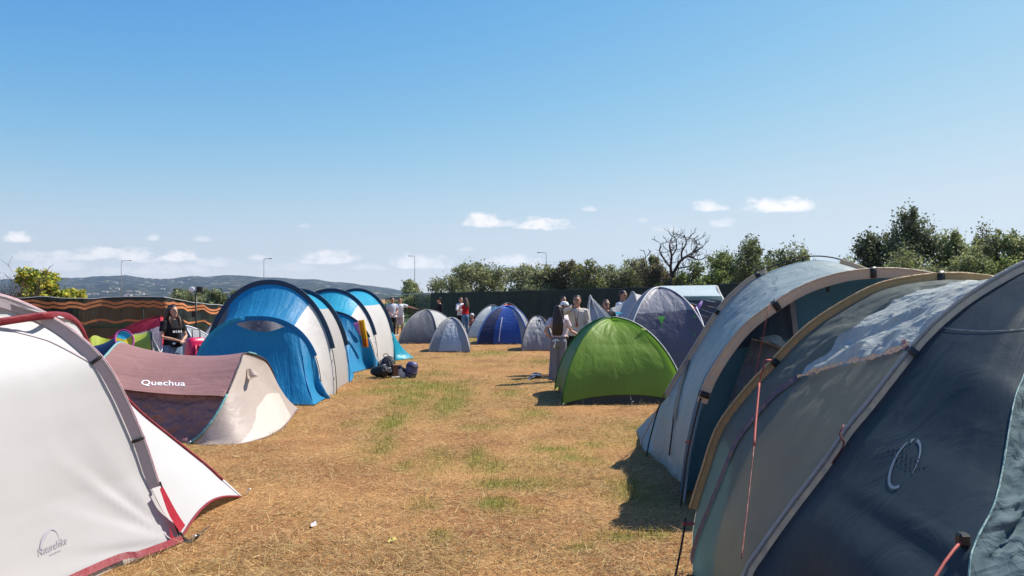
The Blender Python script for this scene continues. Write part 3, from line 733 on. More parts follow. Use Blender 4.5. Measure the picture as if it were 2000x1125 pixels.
def fence_run(name, label, pts, tops, mat, nz=10, amp=.05, bands=None, posts=None, rail=True, seed=1, sagz=.05):
    """screen fence through ground points (x, y) with a top height at each"""
    c0 = pts[0]; t = thing(name, label, 'fence', (c0[0], c0[1], 0))
    P = np.array([(x, y, h) for (x, y), h in zip(pts, tops)]); D = np.r_[0, np.cumsum(np.linalg.norm(np.diff(P[:, :2], axis=0), axis=1))]
    n = int(D[-1] / .09) + 2; s = np.linspace(0, D[-1], n)
    X, Y, H = (np.interp(s, D, P[:, k]) for k in range(3))
    H = H + sagz * (np.abs(np.sin(s * math.pi / 2.4)) - .6) * .6 + .02 * vnoise(s * 2.2, 0, 0, seed)
    dx, dy = np.gradient(X), np.gradient(Y); l = np.hypot(dx, dy); nx, ny = -dy / l, dx / l
    rows = []
    for k in range(nz):
        f = k / (nz - 1); w = amp * fbm(s * 1.4, f * 1.5, 0, 3, seed) * (1 - .6 * abs(2 * f - 1))
        rows.append(np.stack([X + nx * w, Y + ny * w, .02 + (H - .02) * f], 1))
    G = np.array(rows); mb = MB(); mb.grid(G); mb.build('screen_panel', mat, t)
    for (f0, f1) in bands or []:
        mb = MB()
        ra, rb = [], []
        for f, r in ((f0, ra), (f1, rb)):
            w = amp * fbm(s * 1.4, f * 1.5, 0, 3, seed) * (1 - .6 * abs(2 * f - 1)) - .012
            zj = .03 - .06 * np.abs(np.sin(s * 4.6 + 1.6 * vnoise(s * .7, 1, 0, seed))) + .04 * vnoise(s * 2.2, 5, 0, seed + 3) + .035 * vnoise(s * 7, 2, 0, seed + 4)
            r.append(np.stack([X + nx * w, Y + ny * w, .02 + (H - .02) * f + zj], 1))
        mb.grid(np.array([ra[0], rb[0]])); mb.build('orange_band', ORG, t)
    for q in posts or []:
        k = np.argmin(np.abs(s - q)); mb = MB(); mb.tube([(X[k] + nx[k] * .06, Y[k] + ny[k] * .06, 0), (X[k] + nx[k] * .06, Y[k] + ny[k] * .06, H[k] + .02)], .025, 0, 8); mb.build('post', PSTM, t)
    if rail:
        mb = MB(); mb.tube(np.stack([X, Y, H + .005], 1), .010, 0, 5); mb.build('top_cord', PSTM if amp < .15 else GALV, t)
    return t
def gxy(px, d): return ((px - 1000) / F * d, d)
def hh(py, d): return CH + (HZ - py) / F * d
fence_run('screen_fence', 'dark screen fence with wavy orange bands behind the left tents',
          [gxy(-260, 19), gxy(40, 20.5), gxy(200, 21.5), gxy(322, 22), gxy(352, 22.6), gxy(375, 23.4), gxy(430, 24.5), gxy(600, 27)],
          [hh(583, 19), hh(583.5, 20.5), hh(581.5, 21.5), hh(581, 22), hh(585, 22.6), hh(593, 23.4), hh(597, 24.5), hh(600, 27)], NETD, 14, .16,
          [(.905, .945), (.845, .885), (.61, .645)], [6.05], True, 4, .10)
fence_run('screen_fence', 'long dark green screen fence in front of the olive trees',
          [gxy(842, 55), gxy(960, 47), gxy(1240, 35), gxy(1440, 28.5), gxy(1700, 22), gxy(2300, 19)],
          [hh(572.5, 55), hh(570, 47), hh(562, 35), hh(555, 28.5), hh(545, 22), 2.3], NETS, 9, .10, None, [0.1, 4, 8, 12, 16, 20, 24, 28, 32], True, 9, .04)
fence_run('net_fence', 'thin see-through net fence running back from the fence corner beyond the men in white',
          [gxy(842, 55.3), gxy(800, 75), gxy(752, 100)], [hh(572.5, 55.3), hh(577, 75), hh(582, 100)], NETO, 8, .05, None, [8, 18, 28, 38], True, 12, .03)
mb = MB(); a_, b_ = at(700, 579, 62), at(841, 572, 55.6); mb.tube([a_, (a_ + b_) / 2 - np.array((0, 0, .05)), b_], .035, 0, 5)
tag(mb.build('boundary_cable', GALV), 'pale cable stretched left from the corner post of the fence', 'cable')

# floodlight stand behind the girl in black
t = thing('floodlight_stand', 'black floodlight stand with one lamp facing us before the striped fence', 'floodlight', (*gxy(383, 21), 0))
x0, y0 = gxy(383, 21)
mb = MB(); mb.tube([(x0, y0, 0), (x0, y0, hh(572, 21))], .022, 0, 8)
for a in (0, 2.1, 4.2): mb.tube([(x0, y0, .9), (x0 + .55 * math.cos(a), y0 + .55 * math.sin(a), 0)], .014, 0, 6)
mb.build('tripod', BLK, t)
mb = MB(); mb.tube([(x0 - .17, y0, hh(570, 21)), (x0 + .17, y0, hh(570, 21))], .014, 0, 6); mb.build('crossbar', BLK, t)
mb = MB(); mb.box((x0 + .10, y0 - .02, hh(565, 21)), (.15, .10, .14), 0, None, .015); mb.build('lamp_body', BLK, t)
mb = MB(); mb.stack([(0, 0, -.05, .05, .05), (0, 0, .0, .075, .075), (0, 0, .02, .075, .075), (0, 0, .03, .06, .06)], 0, 16, (np.array([(1, 0, 0), (0, 0, -1), (0, 1, 0)]), (x0 - .10, y0 - .03, hh(565.5, 21)))); mb.build('lamp_face', plain('lamp_glass', (.85, .85, .82), .15), t)
mb = MB(); mb.box((x0 - .03, y0 - .05, hh(613, 21)), (.12, .08, .16), 0, None, .01); mb.build('control_box', BLK, t)
# ------------------------------------------------------------------ tents
def mirror(P, cx=None):
    P = np.array(P, float); cx = P[-1][0] if cx is None else cx
    Q = P[::-1].copy(); Q[:, 0] = 2 * cx - Q[:, 0]
    return np.vstack([P, Q[1:]]) if abs(P[-1][0] - cx) < 1e-6 else np.vstack([P, Q])
def inset(P, r, n=81):
    """move a hoop inward in its own vertical plane"""
    P = crv(P, n); T = np.gradient(P, axis=0); T /= np.maximum(np.linalg.norm(T, axis=1, keepdims=True), 1e-9)
    N_ = np.stack([T[:, 2], np.zeros(n), -T[:, 0]], 1)          # left foot -> right foot: points inside
    l = np.linalg.norm(N_, axis=1, keepdims=True); N_ /= np.maximum(l, 1e-6)
    Q = P + N_ * r; Q[:, 2] = np.maximum(Q[:, 2], 0); return Q
def fin(mb, P, w, th=.008, up=None, mat=0, n=70):
    """flat pole sleeve standing off the cloth"""
    P = crv(P, n) if len(P) != n else np.array(P)
    mb.tube(P, th, mat, 8, up, w / 2); return mb
def hoop_fin(P, w, th=.009, n=81, a=0, b=None):
    P = inset(P, w / 2, n); T = np.gradient(P, axis=0); U = np.stack([-T[:, 2], np.zeros(n), T[:, 0]], 1)
    U /= np.maximum(np.linalg.norm(U, axis=1, keepdims=True), 1e-9)
    b = n if b is None else b; P, U = P[a:b], U[a:b]; pl = np.cross(np.gradient(P, axis=0), U); pl /= np.maximum(np.linalg.norm(pl, axis=1, keepdims=True), 1e-9)
    # flat cloth sleeve: two faces, with the pole filling its outer rim
    rip = (.003 * vnoise(np.arange(len(P)) * .9, 0, 0, int(P[0][1] * 10)))[:, None]
    mb = MB()
    for s in (-1, 1): mb.grid(np.stack([P - U * w * .5 + pl * s * .002, P + pl * (s * .004 + rip), P + U * w * .42 + pl * s * .006], 0))
    mb.tube(P + U * (w * .5 - .010), .010, 0, 8); mb.tube(P - U * w * .5, .004, 0, 6); return mb
def strap_on(P, frac, w, ln=.05, n=81, th=.014):
    """dark loop round a hoop sleeve at a fraction of its length"""
    P = inset(P, w / 2, n); T = np.gradient(P, axis=0); U = np.stack([-T[:, 2], np.zeros(n), T[:, 0]], 1)
    U /= np.maximum(np.linalg.norm(U, axis=1, keepdims=True), 1e-9)
    k = int(frac * (n - 1)); t = T[k] / np.linalg.norm(T[k])
    mb = MB(); mb.tube([P[k] - t * ln / 2, P[k] + t * ln / 2], th, 0, 8, U[k], w / 2 + .006); return mb
def near_frac(P, px, n=81):
    P = crv(P, n); q = P[:, 0] / P[:, 1] * F + 1000
    m = n // 2 + 1
    return np.argmin(np.abs(q[:m] - px)) / (n - 1)
def cord(name, pts, mat, t, r=.003, sag=0.0):
    P = [np.array(p, float) for p in pts]
    if sag and len(P) == 2: P = [P[0], (P[0] + P[1]) / 2 - np.array((0, 0, sag)), P[1]]
    mb = MB(); mb.tube(P, r, 0, 6, n=12 if len(P) > 2 else None); return mb.build(name, mat, t)
def peg(t, p, d=(0, 0, 1)):
    p = np.array(p, float); mb = MB(); mb.tube([p - np.array((0, 0, .03)), p + np.array((.015, 0, .06)), p + np.array((.035, 0, .055))], .005, 0, 6); return mb.build('peg', ALU, t)

# ---- white tent, near left -------------------------------------------------
WHT = fabric('white_ripstop', (.50, .495, .495), .22, .5, .10, .05, (3, .8), 2.5, .03); GRYS = fabric('grey_sleeve', (.56, .50, .525), .3, .6, .12, .1, (10, 4), 12, .06)
RED = fabric('red_trim', (.22, .02, .03), .15, .55, .2, .15, (8, 4), 14, .1); REDB = fabric('bright_red_trim', (.40, .02, .04), .3, .5, .2, .15, (8, 4), 14, .1)
INK = plain('grey_print', (.33, .325, .37), .7, 0, .05)
def white_tent():
    t = thing('dome_tent', 'big white dome tent with grey pole sleeve and red edging, nearest on the left side', 'tent', (-3.4, 4.6, 0), 0)
    S = [at(*p) for p in [(350,1056,5.6),(338,1020,5.58),(324,985,5.55),(305,925,5.5),(287,870,5.45),(271,830,5.4),(240,762,5.3),(205,703,5.2),(150,650,5.1),(97,615,5.0),(50,592,4.88),(0,575,4.72),(-100,556,4.5),(-219,548,4.3)]]
    S = crv(S, 90); T_ = S[-1]; A = S[0]
    Bc = [(-2.97, 2.9, .02), (-3.02, 3.1, .75), (-3.15, 3.55, 1.4), (-3.33, 4.0, 1.72), T_]
    Cc = [(-5.5, 2.7, .02), (-5.35, 2.85, .7), (-4.9, 3.2, 1.35), (-4.1, 3.8, 1.74), T_]
    Dc = [(-4.9, 6.7, .02), (-4.8, 6.5, .7), (-4.4, 5.9, 1.35), (-3.8, 4.9, 1.74), T_]
    X = S[int(np.argmin(np.abs((S[:, 0] / S[:, 1] * F + 1000) - 97)))]
    E = [at(*p) for p in [(470,970,6.83),(435,940,6.74),(400,908,6.64),(330,852,6.45),(265,798,6.27),(208,730,6.08),(170,668,5.92),(150,634,5.7),(130,622,5.4)]] + [X, S[-8], T_]
    Tn = np.gradient(S, axis=0); Tn /= np.linalg.norm(Tn, axis=1, keepdims=True); Dv = np.array((-.50, .86, -.06)); UP = np.cross(Tn, Dv); UP /= np.linalg.norm(UP, axis=1, keepdims=True)
    if UP[40][0] < 0: UP = -UP
    SP = S - UP * (.07 * np.clip(np.linspace(0, 1, 90) / .2, 0, 1))[:, None]
    G = sheet([Bc, SP], 110, 70, -.035, wr=.008, wf=(.8, 2.4), wseed=2)
    # pull of the guyed corner: fine creases fanning out from it
    d = G - A; r = np.linalg.norm(d, axis=2); ang = np.arctan2(d[:, :, 2], -(d[:, :, 1]) + 1e-6)
    G[:, :, 0] += .011 * np.exp(-((r - .5) / .5)**2) * (vnoise(ang * 11, r * .25, 0, 4))
    mb = MB(); mb.grid(G, 0); bv = mb.bvh()
    # printed mark on the lower panel: an arch with a word beneath
    n = 24; a = np.linspace(math.pi * 1.02, .0, n); ro = [(96 + 19 * math.cos(q), 1063 - 8 * math.cos(q) - 29 * math.sin(q)) for q in a]; ri = [(97.5 + 17 * math.cos(q), 1064 - 8 * math.cos(q) - (27.5 if q < 1.5 else 27.5 - 13 * math.sin((q - 1.5))) * math.sin(q)) for q in a]
    surface_shape(mb, bv, ro, ri, 1)
    surface_text(mb, bv, 'Naturehike', (74, 1087), (131, 1061), (72.5, 1071), 1)
    for k in range(6):
        x0, y0 = 97 + k * 3.7, 1085 - k * 1.7; surface_shape(mb, bv, [(x0, y0 - 2.2), (x0 + 2.6, y0 - 3.4)], [(x0, y0), (x0 + 2.6, y0 - 1.2)], 1)
    fp = mb.build('fly_panel', [WHT, INK], t)
    G = sheet([SP, E], 90, 34, -.03, wr=.006, wf=(.8, 2.5), wseed=5)
    uu = np.linspace(0, 1, G.shape[1])[None, :]; vv = np.linspace(0, 1, G.shape[0])[:, None]
    G[:, :, 2] += .13 * np.sin(np.pi * vv) * np.clip(1 - uu / .3, 0, 1)
    mb = MB(); mb.grid(G); mb.build('porch_panel', WHT, t, ); hem2 = G[:, 0]
    mb = MB(); mb.grid(sheet([E, Dc], 60, 24, -.05)); mb.build('rear_panel', WHT, t)
    mb = MB(); mb.grid(sheet([Dc, Cc], 60, 24, -.05)); mb.build('side_panel', WHT, t)
    mb = MB(); mb.grid(sheet([Cc, Bc], 60, 24, -.05)); mb.build('front_panel', WHT, t)
    up = np.array((.86, -.25, .45)); up /= np.linalg.norm(up)
    of = np.array((.006, -.012, 0)); mb = MB(); Sf, Uf = S[14:] + of, UP[14:]; pl = np.cross(Tn[14:], Uf); [mb.grid(np.stack([Sf - Uf * .072 + pl * s * .002, Sf - Uf * .036 + pl * s * .003, Sf - Uf * .006 + pl * s * .006], 0)) for s in (-1, 1)]; mb.tube(Sf - Uf * .008, .009, 0, 8); ps = mb.build('pole_sleeve', GRYS, t)
    mb = MB(); mb.tube(S[14:] + of, .0065, 0, 6); sub('piping', mb, fabric('pink_piping', (.55, .33, .36), .1), ps)
    for k in (26, 47):
        mb = MB(); q = S[k]; tt = S[k+1] - S[k-1]; tt /= np.linalg.norm(tt); mb.tube([q - UP[k]*.035 + of - tt * .010, q - UP[k]*.035 + of + tt * .010], .012, 0, 8, UP[k], .043); mb.build('strap', CORD, t)
    # exposed pole below the sleeve, red corner webbing and buckle
    mb = MB(); mb.tube(S[:16] + np.array((.02, -.02, 0)), .006, 0, 6); mb.build('pole', CORD, t)
    mb = MB(); mb.grid(sheet([[at(312,955,5.45), at(330,1005,5.5), at(352,1040,5.56)], [at(318,950,5.5), at(345,1000,5.6), at(362,1026,5.75)]], 16, 4)); mb.build('corner_tape', REDB, t)
    mb = MB(); mb.grid(sheet([[at(331,1028,5.5), at(338,1046,5.53), at(350,1056,5.58)], [at(333,1052,5.5), at(340,1056,5.52), at(351,1059,5.56)]], 12, 4)); mb.build('corner_tape', REDB, t)
    upr = np.array((.1, -.15, 1.0))
    ridge = [at(*p) for p in [(-130,648,4.45),(-60,640,4.55),(0,629,4.66),(60,620,4.82),(97,616,4.93),(118,616,5.2),(135,619,5.45),(152,631,5.72),(163,648,5.88),(169,668,5.95)]]
    mb = MB(); fin(mb, ridge, .048, .007, upr); mb.build('ridge_sleeve', RED, t)
    mb = MB(); surface_ribbon(mb, bv, [(-20,634),(0,640),(75,659),(110,672),(185,712)], .014, 0, 40, .006); mb.build('seam', GRYS, t)
    # red hem bands
    hem = crv([A, gp(270,1095) + np.array((-.01, 0, .03)), gp(190,1125) + np.array((-.03, 0, .04)), Bc[0]], 60)
    mb = MB(); mb.grid(np.stack([hem + np.array((.02, -.01, .038)), hem + np.array((.045, -.02, -.0))], 0)); mb.build('hem_tape', RED, t)
    mb = MB(); mb.tube(hem2 + np.array((.006, -.006, 0)), .011, 0, 6); mb.build('hem_tape', RED, t)
    Ee = crv(E, 100); mb = MB(); mb.tube(Ee[6:62] + np.array((.008, 0, .004)), .012, 0, 6); mb.build('edge_tape', RED, t)
    mb = MB(); mb.tube([at(394,903,6.62), at(435,938,6.74), at(474,973,6.84)], .0095, 0, 8); mb.build('pole_end', plain('white_pole', (.8, .8, .8), .4), t)
    cord('guy_line', [at(472,973,6.84), at(425,1018,6.15), at(372,1056,5.62)], CORD, t, .011)
    cord('guy_line', [at(352,1040,5.6), at(360,1052,5.62), at(372,1058,5.6)], CORD, t, .009)
    mb = MB(); p = at(362,1060,5.58); mb.box(p + np.array((0, 0, .0)), (.10, .05, .03), 0, None, .01); mb.tube([p + np.array((.05, 0, .0)), p + np.array((.09, .02, .05))], .008, 0, 6); mb.build('buckle', BLK, t)
    peg(t, gp(374,1062)); peg(t, gp(482,968))
white_tent()

# ---- brown pop-up ----------------------------------------------------------
BRW = fabric('brown_cloth', (.33, .175, .155), .16, .5, .40, .25, (6, .8), 4, .08); BRD = fabric('shaded_brown_cloth', (.30, .155, .138), .12, .5, .5, .6, (7, 3), 7, .15)
BEI = fabric('beige_cloth', (.50, .42, .37), .35, .5, .25, .18, (3, 4), 4, .06); CREAM = fabric('cream_cloth', (.70, .63, .56), .35, .5, .2, .15, (3, 4), 4, .05)
TEAL = fabric('teal_piping', (.16, .36, .36), .1, .5); DKB = fabric('dark_seam', (.055, .04, .042), .05, .6); WPR = plain('white_print', (.82, .8, .8), .6, 0, .03)
def brown_tent():
    t = thing('popup_tent', 'brown pop-up tent with beige ends and white lettering beside the white tent', 'tent', (-4.4, 10.5, 0))
    f = [(365,869,9.27),(392,848,9.3),(418,815,9.4),(438,780,9.55),(455,742,9.8),(468,710,10.1),(478,690,10.5)]
    HR = [at(*p) for p in f]; b = [np.array((p[0] + .05, 21 - p[1], p[2])) for p in HR[::-1][1:]]; HR = crv(HR + b, 81)
    f = [(128,866,9.3),(140,820,9.38),(160,770,9.5),(190,718,9.9),(212,690,10.25),(235,670,10.6)]
    HL = [at(*p) for p in f]; b = [np.array((p[0], 21.2 - p[1], p[2])) for p in HL[::-1][1:]]; HL = crv(HL + b, 81)
    G = sheet([HL, HR], 121, 80, -.10, wr=.012, wf=(1.2, .6), wseed=3)
    n = gnorm(G); uu = np.linspace(0, 1, 121)[None, :, None]
    low = G + n * .05 * np.clip(1 - np.abs(uu - .11) / .14, 0, 1)
    low = low + n * (.085 * np.abs(fbm(uu[:, :, 0] * 30, np.linspace(0, 11, G.shape[0])[:, None], 0, 3, 6))[:, :, None]) * (uu < .24)
    mb = MB(); mb.grid(low[:, :32]); mb.build('shaded_lower_strip', BRD, t)  # shadow of the fold painted in: a darker copy of the fly cloth
    k0 = 24; vv = np.linspace(0, 1, G.shape[0])[:, None, None]
    U2 = G - n * (.012 + .07 * np.clip(1 - (uu - .19) / .10, 0, 1) ** 1.5 * np.sin(np.pi * vv) ** .4)
    mb = MB(); mb.grid(U2[:, k0:]); bv = mb.bvh()
    surface_text(mb, bv, 'Quechua', (275, 752), (362, 754), (275.4, 742), 1, .012, 1.02)
    mb.build('fly_panel', [BRW, WPR], t)
    baseR = [HR[0], gp(420,871), gp(482,866), gp(545,842), gp(577,805), (-3.35, 12.3, 0), HR[-1]]
    G = sheet([HR, baseR], 100, 60, -.02, wr=.014, wf=(1.4, 1.4), wseed=8)
    def two(u, v): return 1 if (v > .55 and .10 + (1 - v) * .5 < u < .62) else 0
    mb = MB(); mb.grid(G, two); mb.build('end_panel', [BEI, CREAM], t)
    mb = MB(); mb.tube(G[-1] + np.array((0, 0, .006)), .011, 0, 6); mb.build('hem_tape', fabric('taupe_tape', (.20, .13, .12), .1), t)
    baseL = [HL[0], (-6.0, 9.5, 0), (-6.6, 10.2, 0), (-6.5, 11.2, 0), (-5.9, 11.9, 0), HL[-1]]
    mb = MB(); mb.grid(sheet([baseL, HL], 80, 40, -.02, wr=.012, wf=(1.4, 1.4), wseed=9)); mb.build('end_panel', BEI, t)
    o = np.array((.012, -.02, .004))
    mb = MB(); mb.tube(HR[:18] + o, .016, 0, 6); mb.build('hoop_piping', TEAL, t)
    mb = MB(); mb.tube(HR[17:66] + o * .6, .012, 0, 6); mb.build('hoop_seam', DKB, t)
    mb = MB(); mb.tube(HL + np.array((0, -.012, .006)), .017, 0, 6); mb.build('hoop_piping', TEAL, t)
    mb = MB(); mb.tube(HR[41:46] + np.array((.02, .0, .01)), .013, 0, 6); mb.build('hoop_piping', TEAL, t)
    # vent flap near the tip
    V = [at(486,728,10.25), at(500,735,10.15), at(503,736,10.1)]; q = at(484,742,10.2)
    mb = MB(); mb.grid(sheet([[at(478,722,10.28), at(489,720,10.2), at(500,726,10.15)], [at(486,735,10.18), at(494,733,10.0), at(504,735,9.98)], [at(487,743,10.2), at(492,742,10.12), at(503,737,10.05)]], 14, 12)); mb.build('vent_flap', BEI, t)
    peg(t, gp(367,872)); peg(t, gp(578,806))
brown_tent()

# ---- blue tunnel tents -----------------------------------------------------
BLU = fabric('blue_cloth', (.022, .225, .44), .32, .5, .6, .25, (7, .8), 5, .10, .25, tcol=(.03, .40, .72)); CYA = fabric('cyan_cloth', (.025, .34, .52), .34, .45, .4, .25, (7, 2), 5, .08, .3, tcol=(.03, .52, .74))
NVB = fabric('navy_sleeve', (.012, .048, .10), .08, .5, .2, .2); IVO = fabric('ivory_cloth', (.60, .565, .54), .32, .5, .25, .18, (2.5, 3), 4, .05)
STO = fabric('stone_cloth', (.46, .425, .40), .30, .5, .3, .2, (2.5, 3), 4, .05); MSH = fabric('grey_mesh', (.13, .13, .145), .25, .7, .2, .3); BCY = fabric('bright_cyan', (.02, .40, .56), .4, .35, .3, .2)
def cols(G, a, b):
    n = G.shape[1]; return G[:, int(round(a * (n - 1))):int(round(b * (n - 1))) + 1]
def tunnel(label, name, H0, base, H1, H2, tail, sp, door=True):
    t = thing(name, label, 'tent', (float(H1[:, 0].mean()), float(H1[0, 1] + .5), 0), 0, 'blue and ivory tunnel tents')
    g = sheet([base, H0], 121, 60, .10, wr=.030, wf=(2.6, .9), wseed=sp); mb = MB(); mb.grid(g); ep = mb.build('end_panel', BLU, t)
    bv = mb.bvh()
    g = sheet([H0, H1], 121, 40, .05, wr=.014, wf=(1.8, 1.0), wseed=sp + 1)
    mb = MB(); mb.grid(cols(g, .0, .33)); mb.build('mesh_panel', MSH, t)
    mb = MB(); mb.grid(cols(g, .33, .66)); mb.build('roof_panel', BLU if sp < 50 else CYA, t)
    mb = MB(); mb.grid(cols(g, .66, 1)); mb.build('side_panel', IVO, t)
    g = sheet([H1, H2], 121, 50, .06, wr=.016, wf=(1.2, 1.4), wseed=sp + 2)
    mb = MB(); mb.grid(cols(g, 0, .34)); mb.build('side_panel', BLU, t)
    mb = MB(); mb.grid(cols(g, .34, .66)); mb.build('roof_panel', CYA, t)
    mb = MB(); mb.grid(cols(g, .66, 1)); mb.build('side_panel', STO if sp < 50 else IVO, t); bv2 = mb.bvh()
    g = sheet([H2, tail], 101, 40, .05, wr=.012, wf=(1.2, 1.4), wseed=sp + 3); mb = MB(); mb.grid(g); mb.build('rear_panel', BCY if sp > 50 else BLU, t)
    for H, w, a, b in ((H1, .11, 12, 68), (H2, .10, 12, 68)):
        Q = inset(H, -.085); hoop_fin(Q, .09, .014, 81, a, b).build('pole_sleeve', NVB, t)
        for lo, hi in ((67, 81),):
            mb = MB(); mb.tube(inset(H, -.03)[lo:hi] + np.array((.0, -.02, 0)), .0075, 0, 6); mb.build('pole', CORD, t)
            for k in (70, 75):
                mb = MB(); q = inset(H, -.03)[k]; mb.tube([q + np.array((0, -.02, 0)), q + np.array((-.03, .10, 0))], .009, 0, 5); mb.build('pole_clip', BLK, t)
    Q = inset(H0, -.05); hoop_fin(Q, .075, .014, 81, 10, 36).build('pole_sleeve', CYA, t); hoop_fin(Q, .075, .014, 81, 36, 66).build('pole_sleeve', NVB if sp > 50 else BLU, t)
    mb = MB(); mb.tube(inset(H0, -.02)[65:] + np.array((0, -.015, 0)), .007, 0, 6); mb.build('pole', CORD, t)
    return t, bv
def hp(cx, d, a, h, yaw=0, p=2.3, lean=0): return arch(cx, d, a, h, 81, p, yaw, lean)
H0 = hp(-4.28, 13.35, 1.06, 1.36, .06, 2.4); H1 = hp(-4.27, 14.05, 1.14, 1.95, .05, 2.15); H2 = hp(-4.34, 16.1, 1.02, 1.82, .05, 2.15)
b1 = poly([(-5.45, 13.5, .02), (-5.25, 12.85, .02), (-3.13, 12.62, .02), (-3.16, 13.8, .02)], 121)
tail = poly([(-5.35, 16.2, .02), (-5.2, 17.6, .02), (-4.2, 17.9, .02), (-3.45, 17.4, .02), (-3.28, 16.3, .02)], 101)
t1, bvn = tunnel('nearer blue tunnel tent with a rounded awning hood and arched dark poles', 'tunnel_tent', H0, b1, H1, H2, tail, 11)
# eyebrow vent under the near hood
mb = MB(); g = sheet([[at(462,632,13.22), at(485,627,13.1), at(512,626,13.05), at(535,629,13.1), at(556,638,13.2)], [at(466,636,13.2), at(490,645,13.0), at(512,648,12.98), at(532,646,13.0), at(553,639,13.18)]], 30, 8, 0); mb.grid(g); mb.build('vent_hood', MSH, t1)
mb = MB(); mb.tube([at(505,628,13.0), at(505.5,640,12.96)], .006, 0, 5); mb.build('vent_prop', BLK, t1)
G0 = hp(-4.50, 18.95, 1.22, 1.38, .10, 2.3); G1 = hp(-4.50, 19.8, 1.13, 1.87, .10, 2.15); G2 = hp(-4.26, 21.9, 1.00, 1.90, .12, 2.15)
b2 = poly([(-5.80, 18.8, .02), (-5.6, 18.0, .02), (-3.62, 17.95, .02), (-3.36, 19.75, .02)], 121)
tail2 = poly([(-5.3, 22.0, .02), (-5.0, 23.6, .02), (-4.0, 24.0, .02), (-2.76, 22.5, .02), (-3.22, 21.7, .02)], 101)
t2, _ = tunnel('farther blue and ivory tunnel tent with bright towels hung on its side', 'tunnel_tent', G0, b2, G1, G2, tail2, 61)
cord('guy_line', [H1[14], (-6.1, 13.2, .02)], CORD, t1, .006); cord('guy_line', [H1[18], (-6.3, 13.9, .02)], CORD, t1, .006); cord('guy_line', [H2[14], (-6.1, 15.8, .02)], plain('white_cord', (.7, .7, .68), .7), t1, .006)

# towels hung on the farther tunnel tent
def towel(name, label, outline_l, outline_r, d, mat, amp, seed):
    g = sheet([[at(x, y, d) for x, y in outline_l], [at(x, y, d + .05) for x, y in outline_r]], 30, 16, 0, wr=0)
    vv = np.linspace(0, 1, g.shape[0])[:, None]; uu = np.linspace(0, 1, g.shape[1])[None, :]
    g[:, :, 1] += amp * np.sin(vv * 19 + 2 * uu + seed) * (.3 + uu); 
    b = g.copy(); b[:, :, 1] += .012
    mb = MB(); mb.grid(g, mat[1] if len(mat) > 1 else 0); mb.grid(b, mat[1] if len(mat) > 1 else 0); tag(mb.build(name, mat[0]), label, 'towel', 'towels drying on the blue and ivory tent')
PNK = fabric('pink_towel', (.80, .30, .62), .5, .9, .2, .3); PWH = fabric('pale_pink_towel', (.75, .55, .66), .5, .9, .2, .3); YLW = fabric('yellow_towel', (.80, .52, .04), .5, .9, .3, .3); ORN = fabric('orange_towel', (.80, .26, .03), .5, .9, .3, .3)
towel('towel', 'pink and white towel hung on the farther tunnel tent, left of the yellow one', [(690,632),(696,643),(703,655)], [(701,628),(706,642),(709,656)], 18.9, ([PNK, PWH], lambda u, v: 1 if (.3 < u < .9 and .35 < v < .9) else 0), .02, 0)
towel('towel', 'yellow and orange towel hung on the farther tunnel tent, right of the pink one', [(699,626),(703,645),(709,678)], [(711,624),(716,650),(720,678)], 18.8, ([YLW, ORN], lambda u, v: 1 if (u > .68 or abs(v - .25) < .1) else 0), .03, 1)

# ---- generic dome ----------------------------------------------------------
def half_pole(c, ap, n=41, q=1.9, e=.8):
    s = np.linspace(0, 1, n)[:, None]; c, ap = np.array(c, float), np.array(ap, float)
    P = c + (ap - c) * s; P[:, 2] = ap[2] * (1 - (1 - s[:, 0]) ** q) ** e + .01; return P
def dome(label, corners, h, mats, ap=None, q=1.9, e=.8, lift=.10, inner=None, sag=-.03, pole=None, pr=.010, name='dome_tent', cat='tent', wr=.012, wf=(1.3, 2.4), seed=0, group=None, nu=60, split=None, fold=None):
    c = [np.array((x, y, 0.0)) for x, y in corners]; m = sum(c) / 4; ap = np.array((*(ap[:2] if ap is not None else m[:2]), h))
    t = thing(name, label, cat, (m[0], m[1], 0), 0, group)
    P = [half_pole(k, ap, nu, q, e) for k in c]; bvs = []
    for k in range(4):
        g = sheet([P[k], P[(k + 1) % 4]], nu, 36, sag, wr=wr, wf=wf, wseed=seed * 7 + k)
        vv = np.linspace(0, 1, g.shape[0])[:, None]; uu = np.linspace(0, 1, g.shape[1])[None, :]
        g[:, :, 2] += lift * np.sin(np.pi * vv) ** .7 * np.clip(1 - uu / .35, 0, 1)
        if fold: g = g + gnorm(g) * (fold * np.abs(fbm(uu * 7 + seed, vv * 9, 0, 3, seed + k)) * np.clip((1 - uu) * 3, 0, 1) * np.sin(np.pi * vv))[:, :, None]
        mt = mats[k]; mb = MB()
        if split and k in split: mb.grid(g, split[k][0]); o = mb.build('fly_panel', split[k][1], t)
        else: mb.grid(g); o = mb.build('fly_panel', mt, t)
        bvs.append(mb.bvh())
    if inner:
        mb = MB(); cc = [m + (k - m) * .95 for k in c]; ai = ap - np.array((0, 0, .06)); Q = [half_pole(k, ai, 24, q, e) for k in cc]
        for k in range(4): mb.grid(sheet([Q[k], Q[(k + 1) % 4]], 24, 12, -.02))
        mb.build('inner_tent', inner, t)
    for k in range(4):
        if pole:
            mb = MB(); mb.tube(P[k] + (P[k] - (m + np.array((0, 0, h * .4)))) * .006, pr, 0, 6); mb.build('pole_sleeve', pole, t)
    return t, P, bvs
def F_(name, col, **k): return fabric(name, col, **k)
GRN = F_('green_cloth', (.27, .44, .06), trans=.55, rough=.45, fold=.45, crumple=.25, cf=(2, 6), crs=3, tcol=(.48, .68, .15)); GRN2 = F_('sleeve_and_shade_green', (.035, .15, .02), trans=.25, rough=.5, fold=.4, crumple=.2, cf=(2, 7), tcol=(.06, .22, .02))
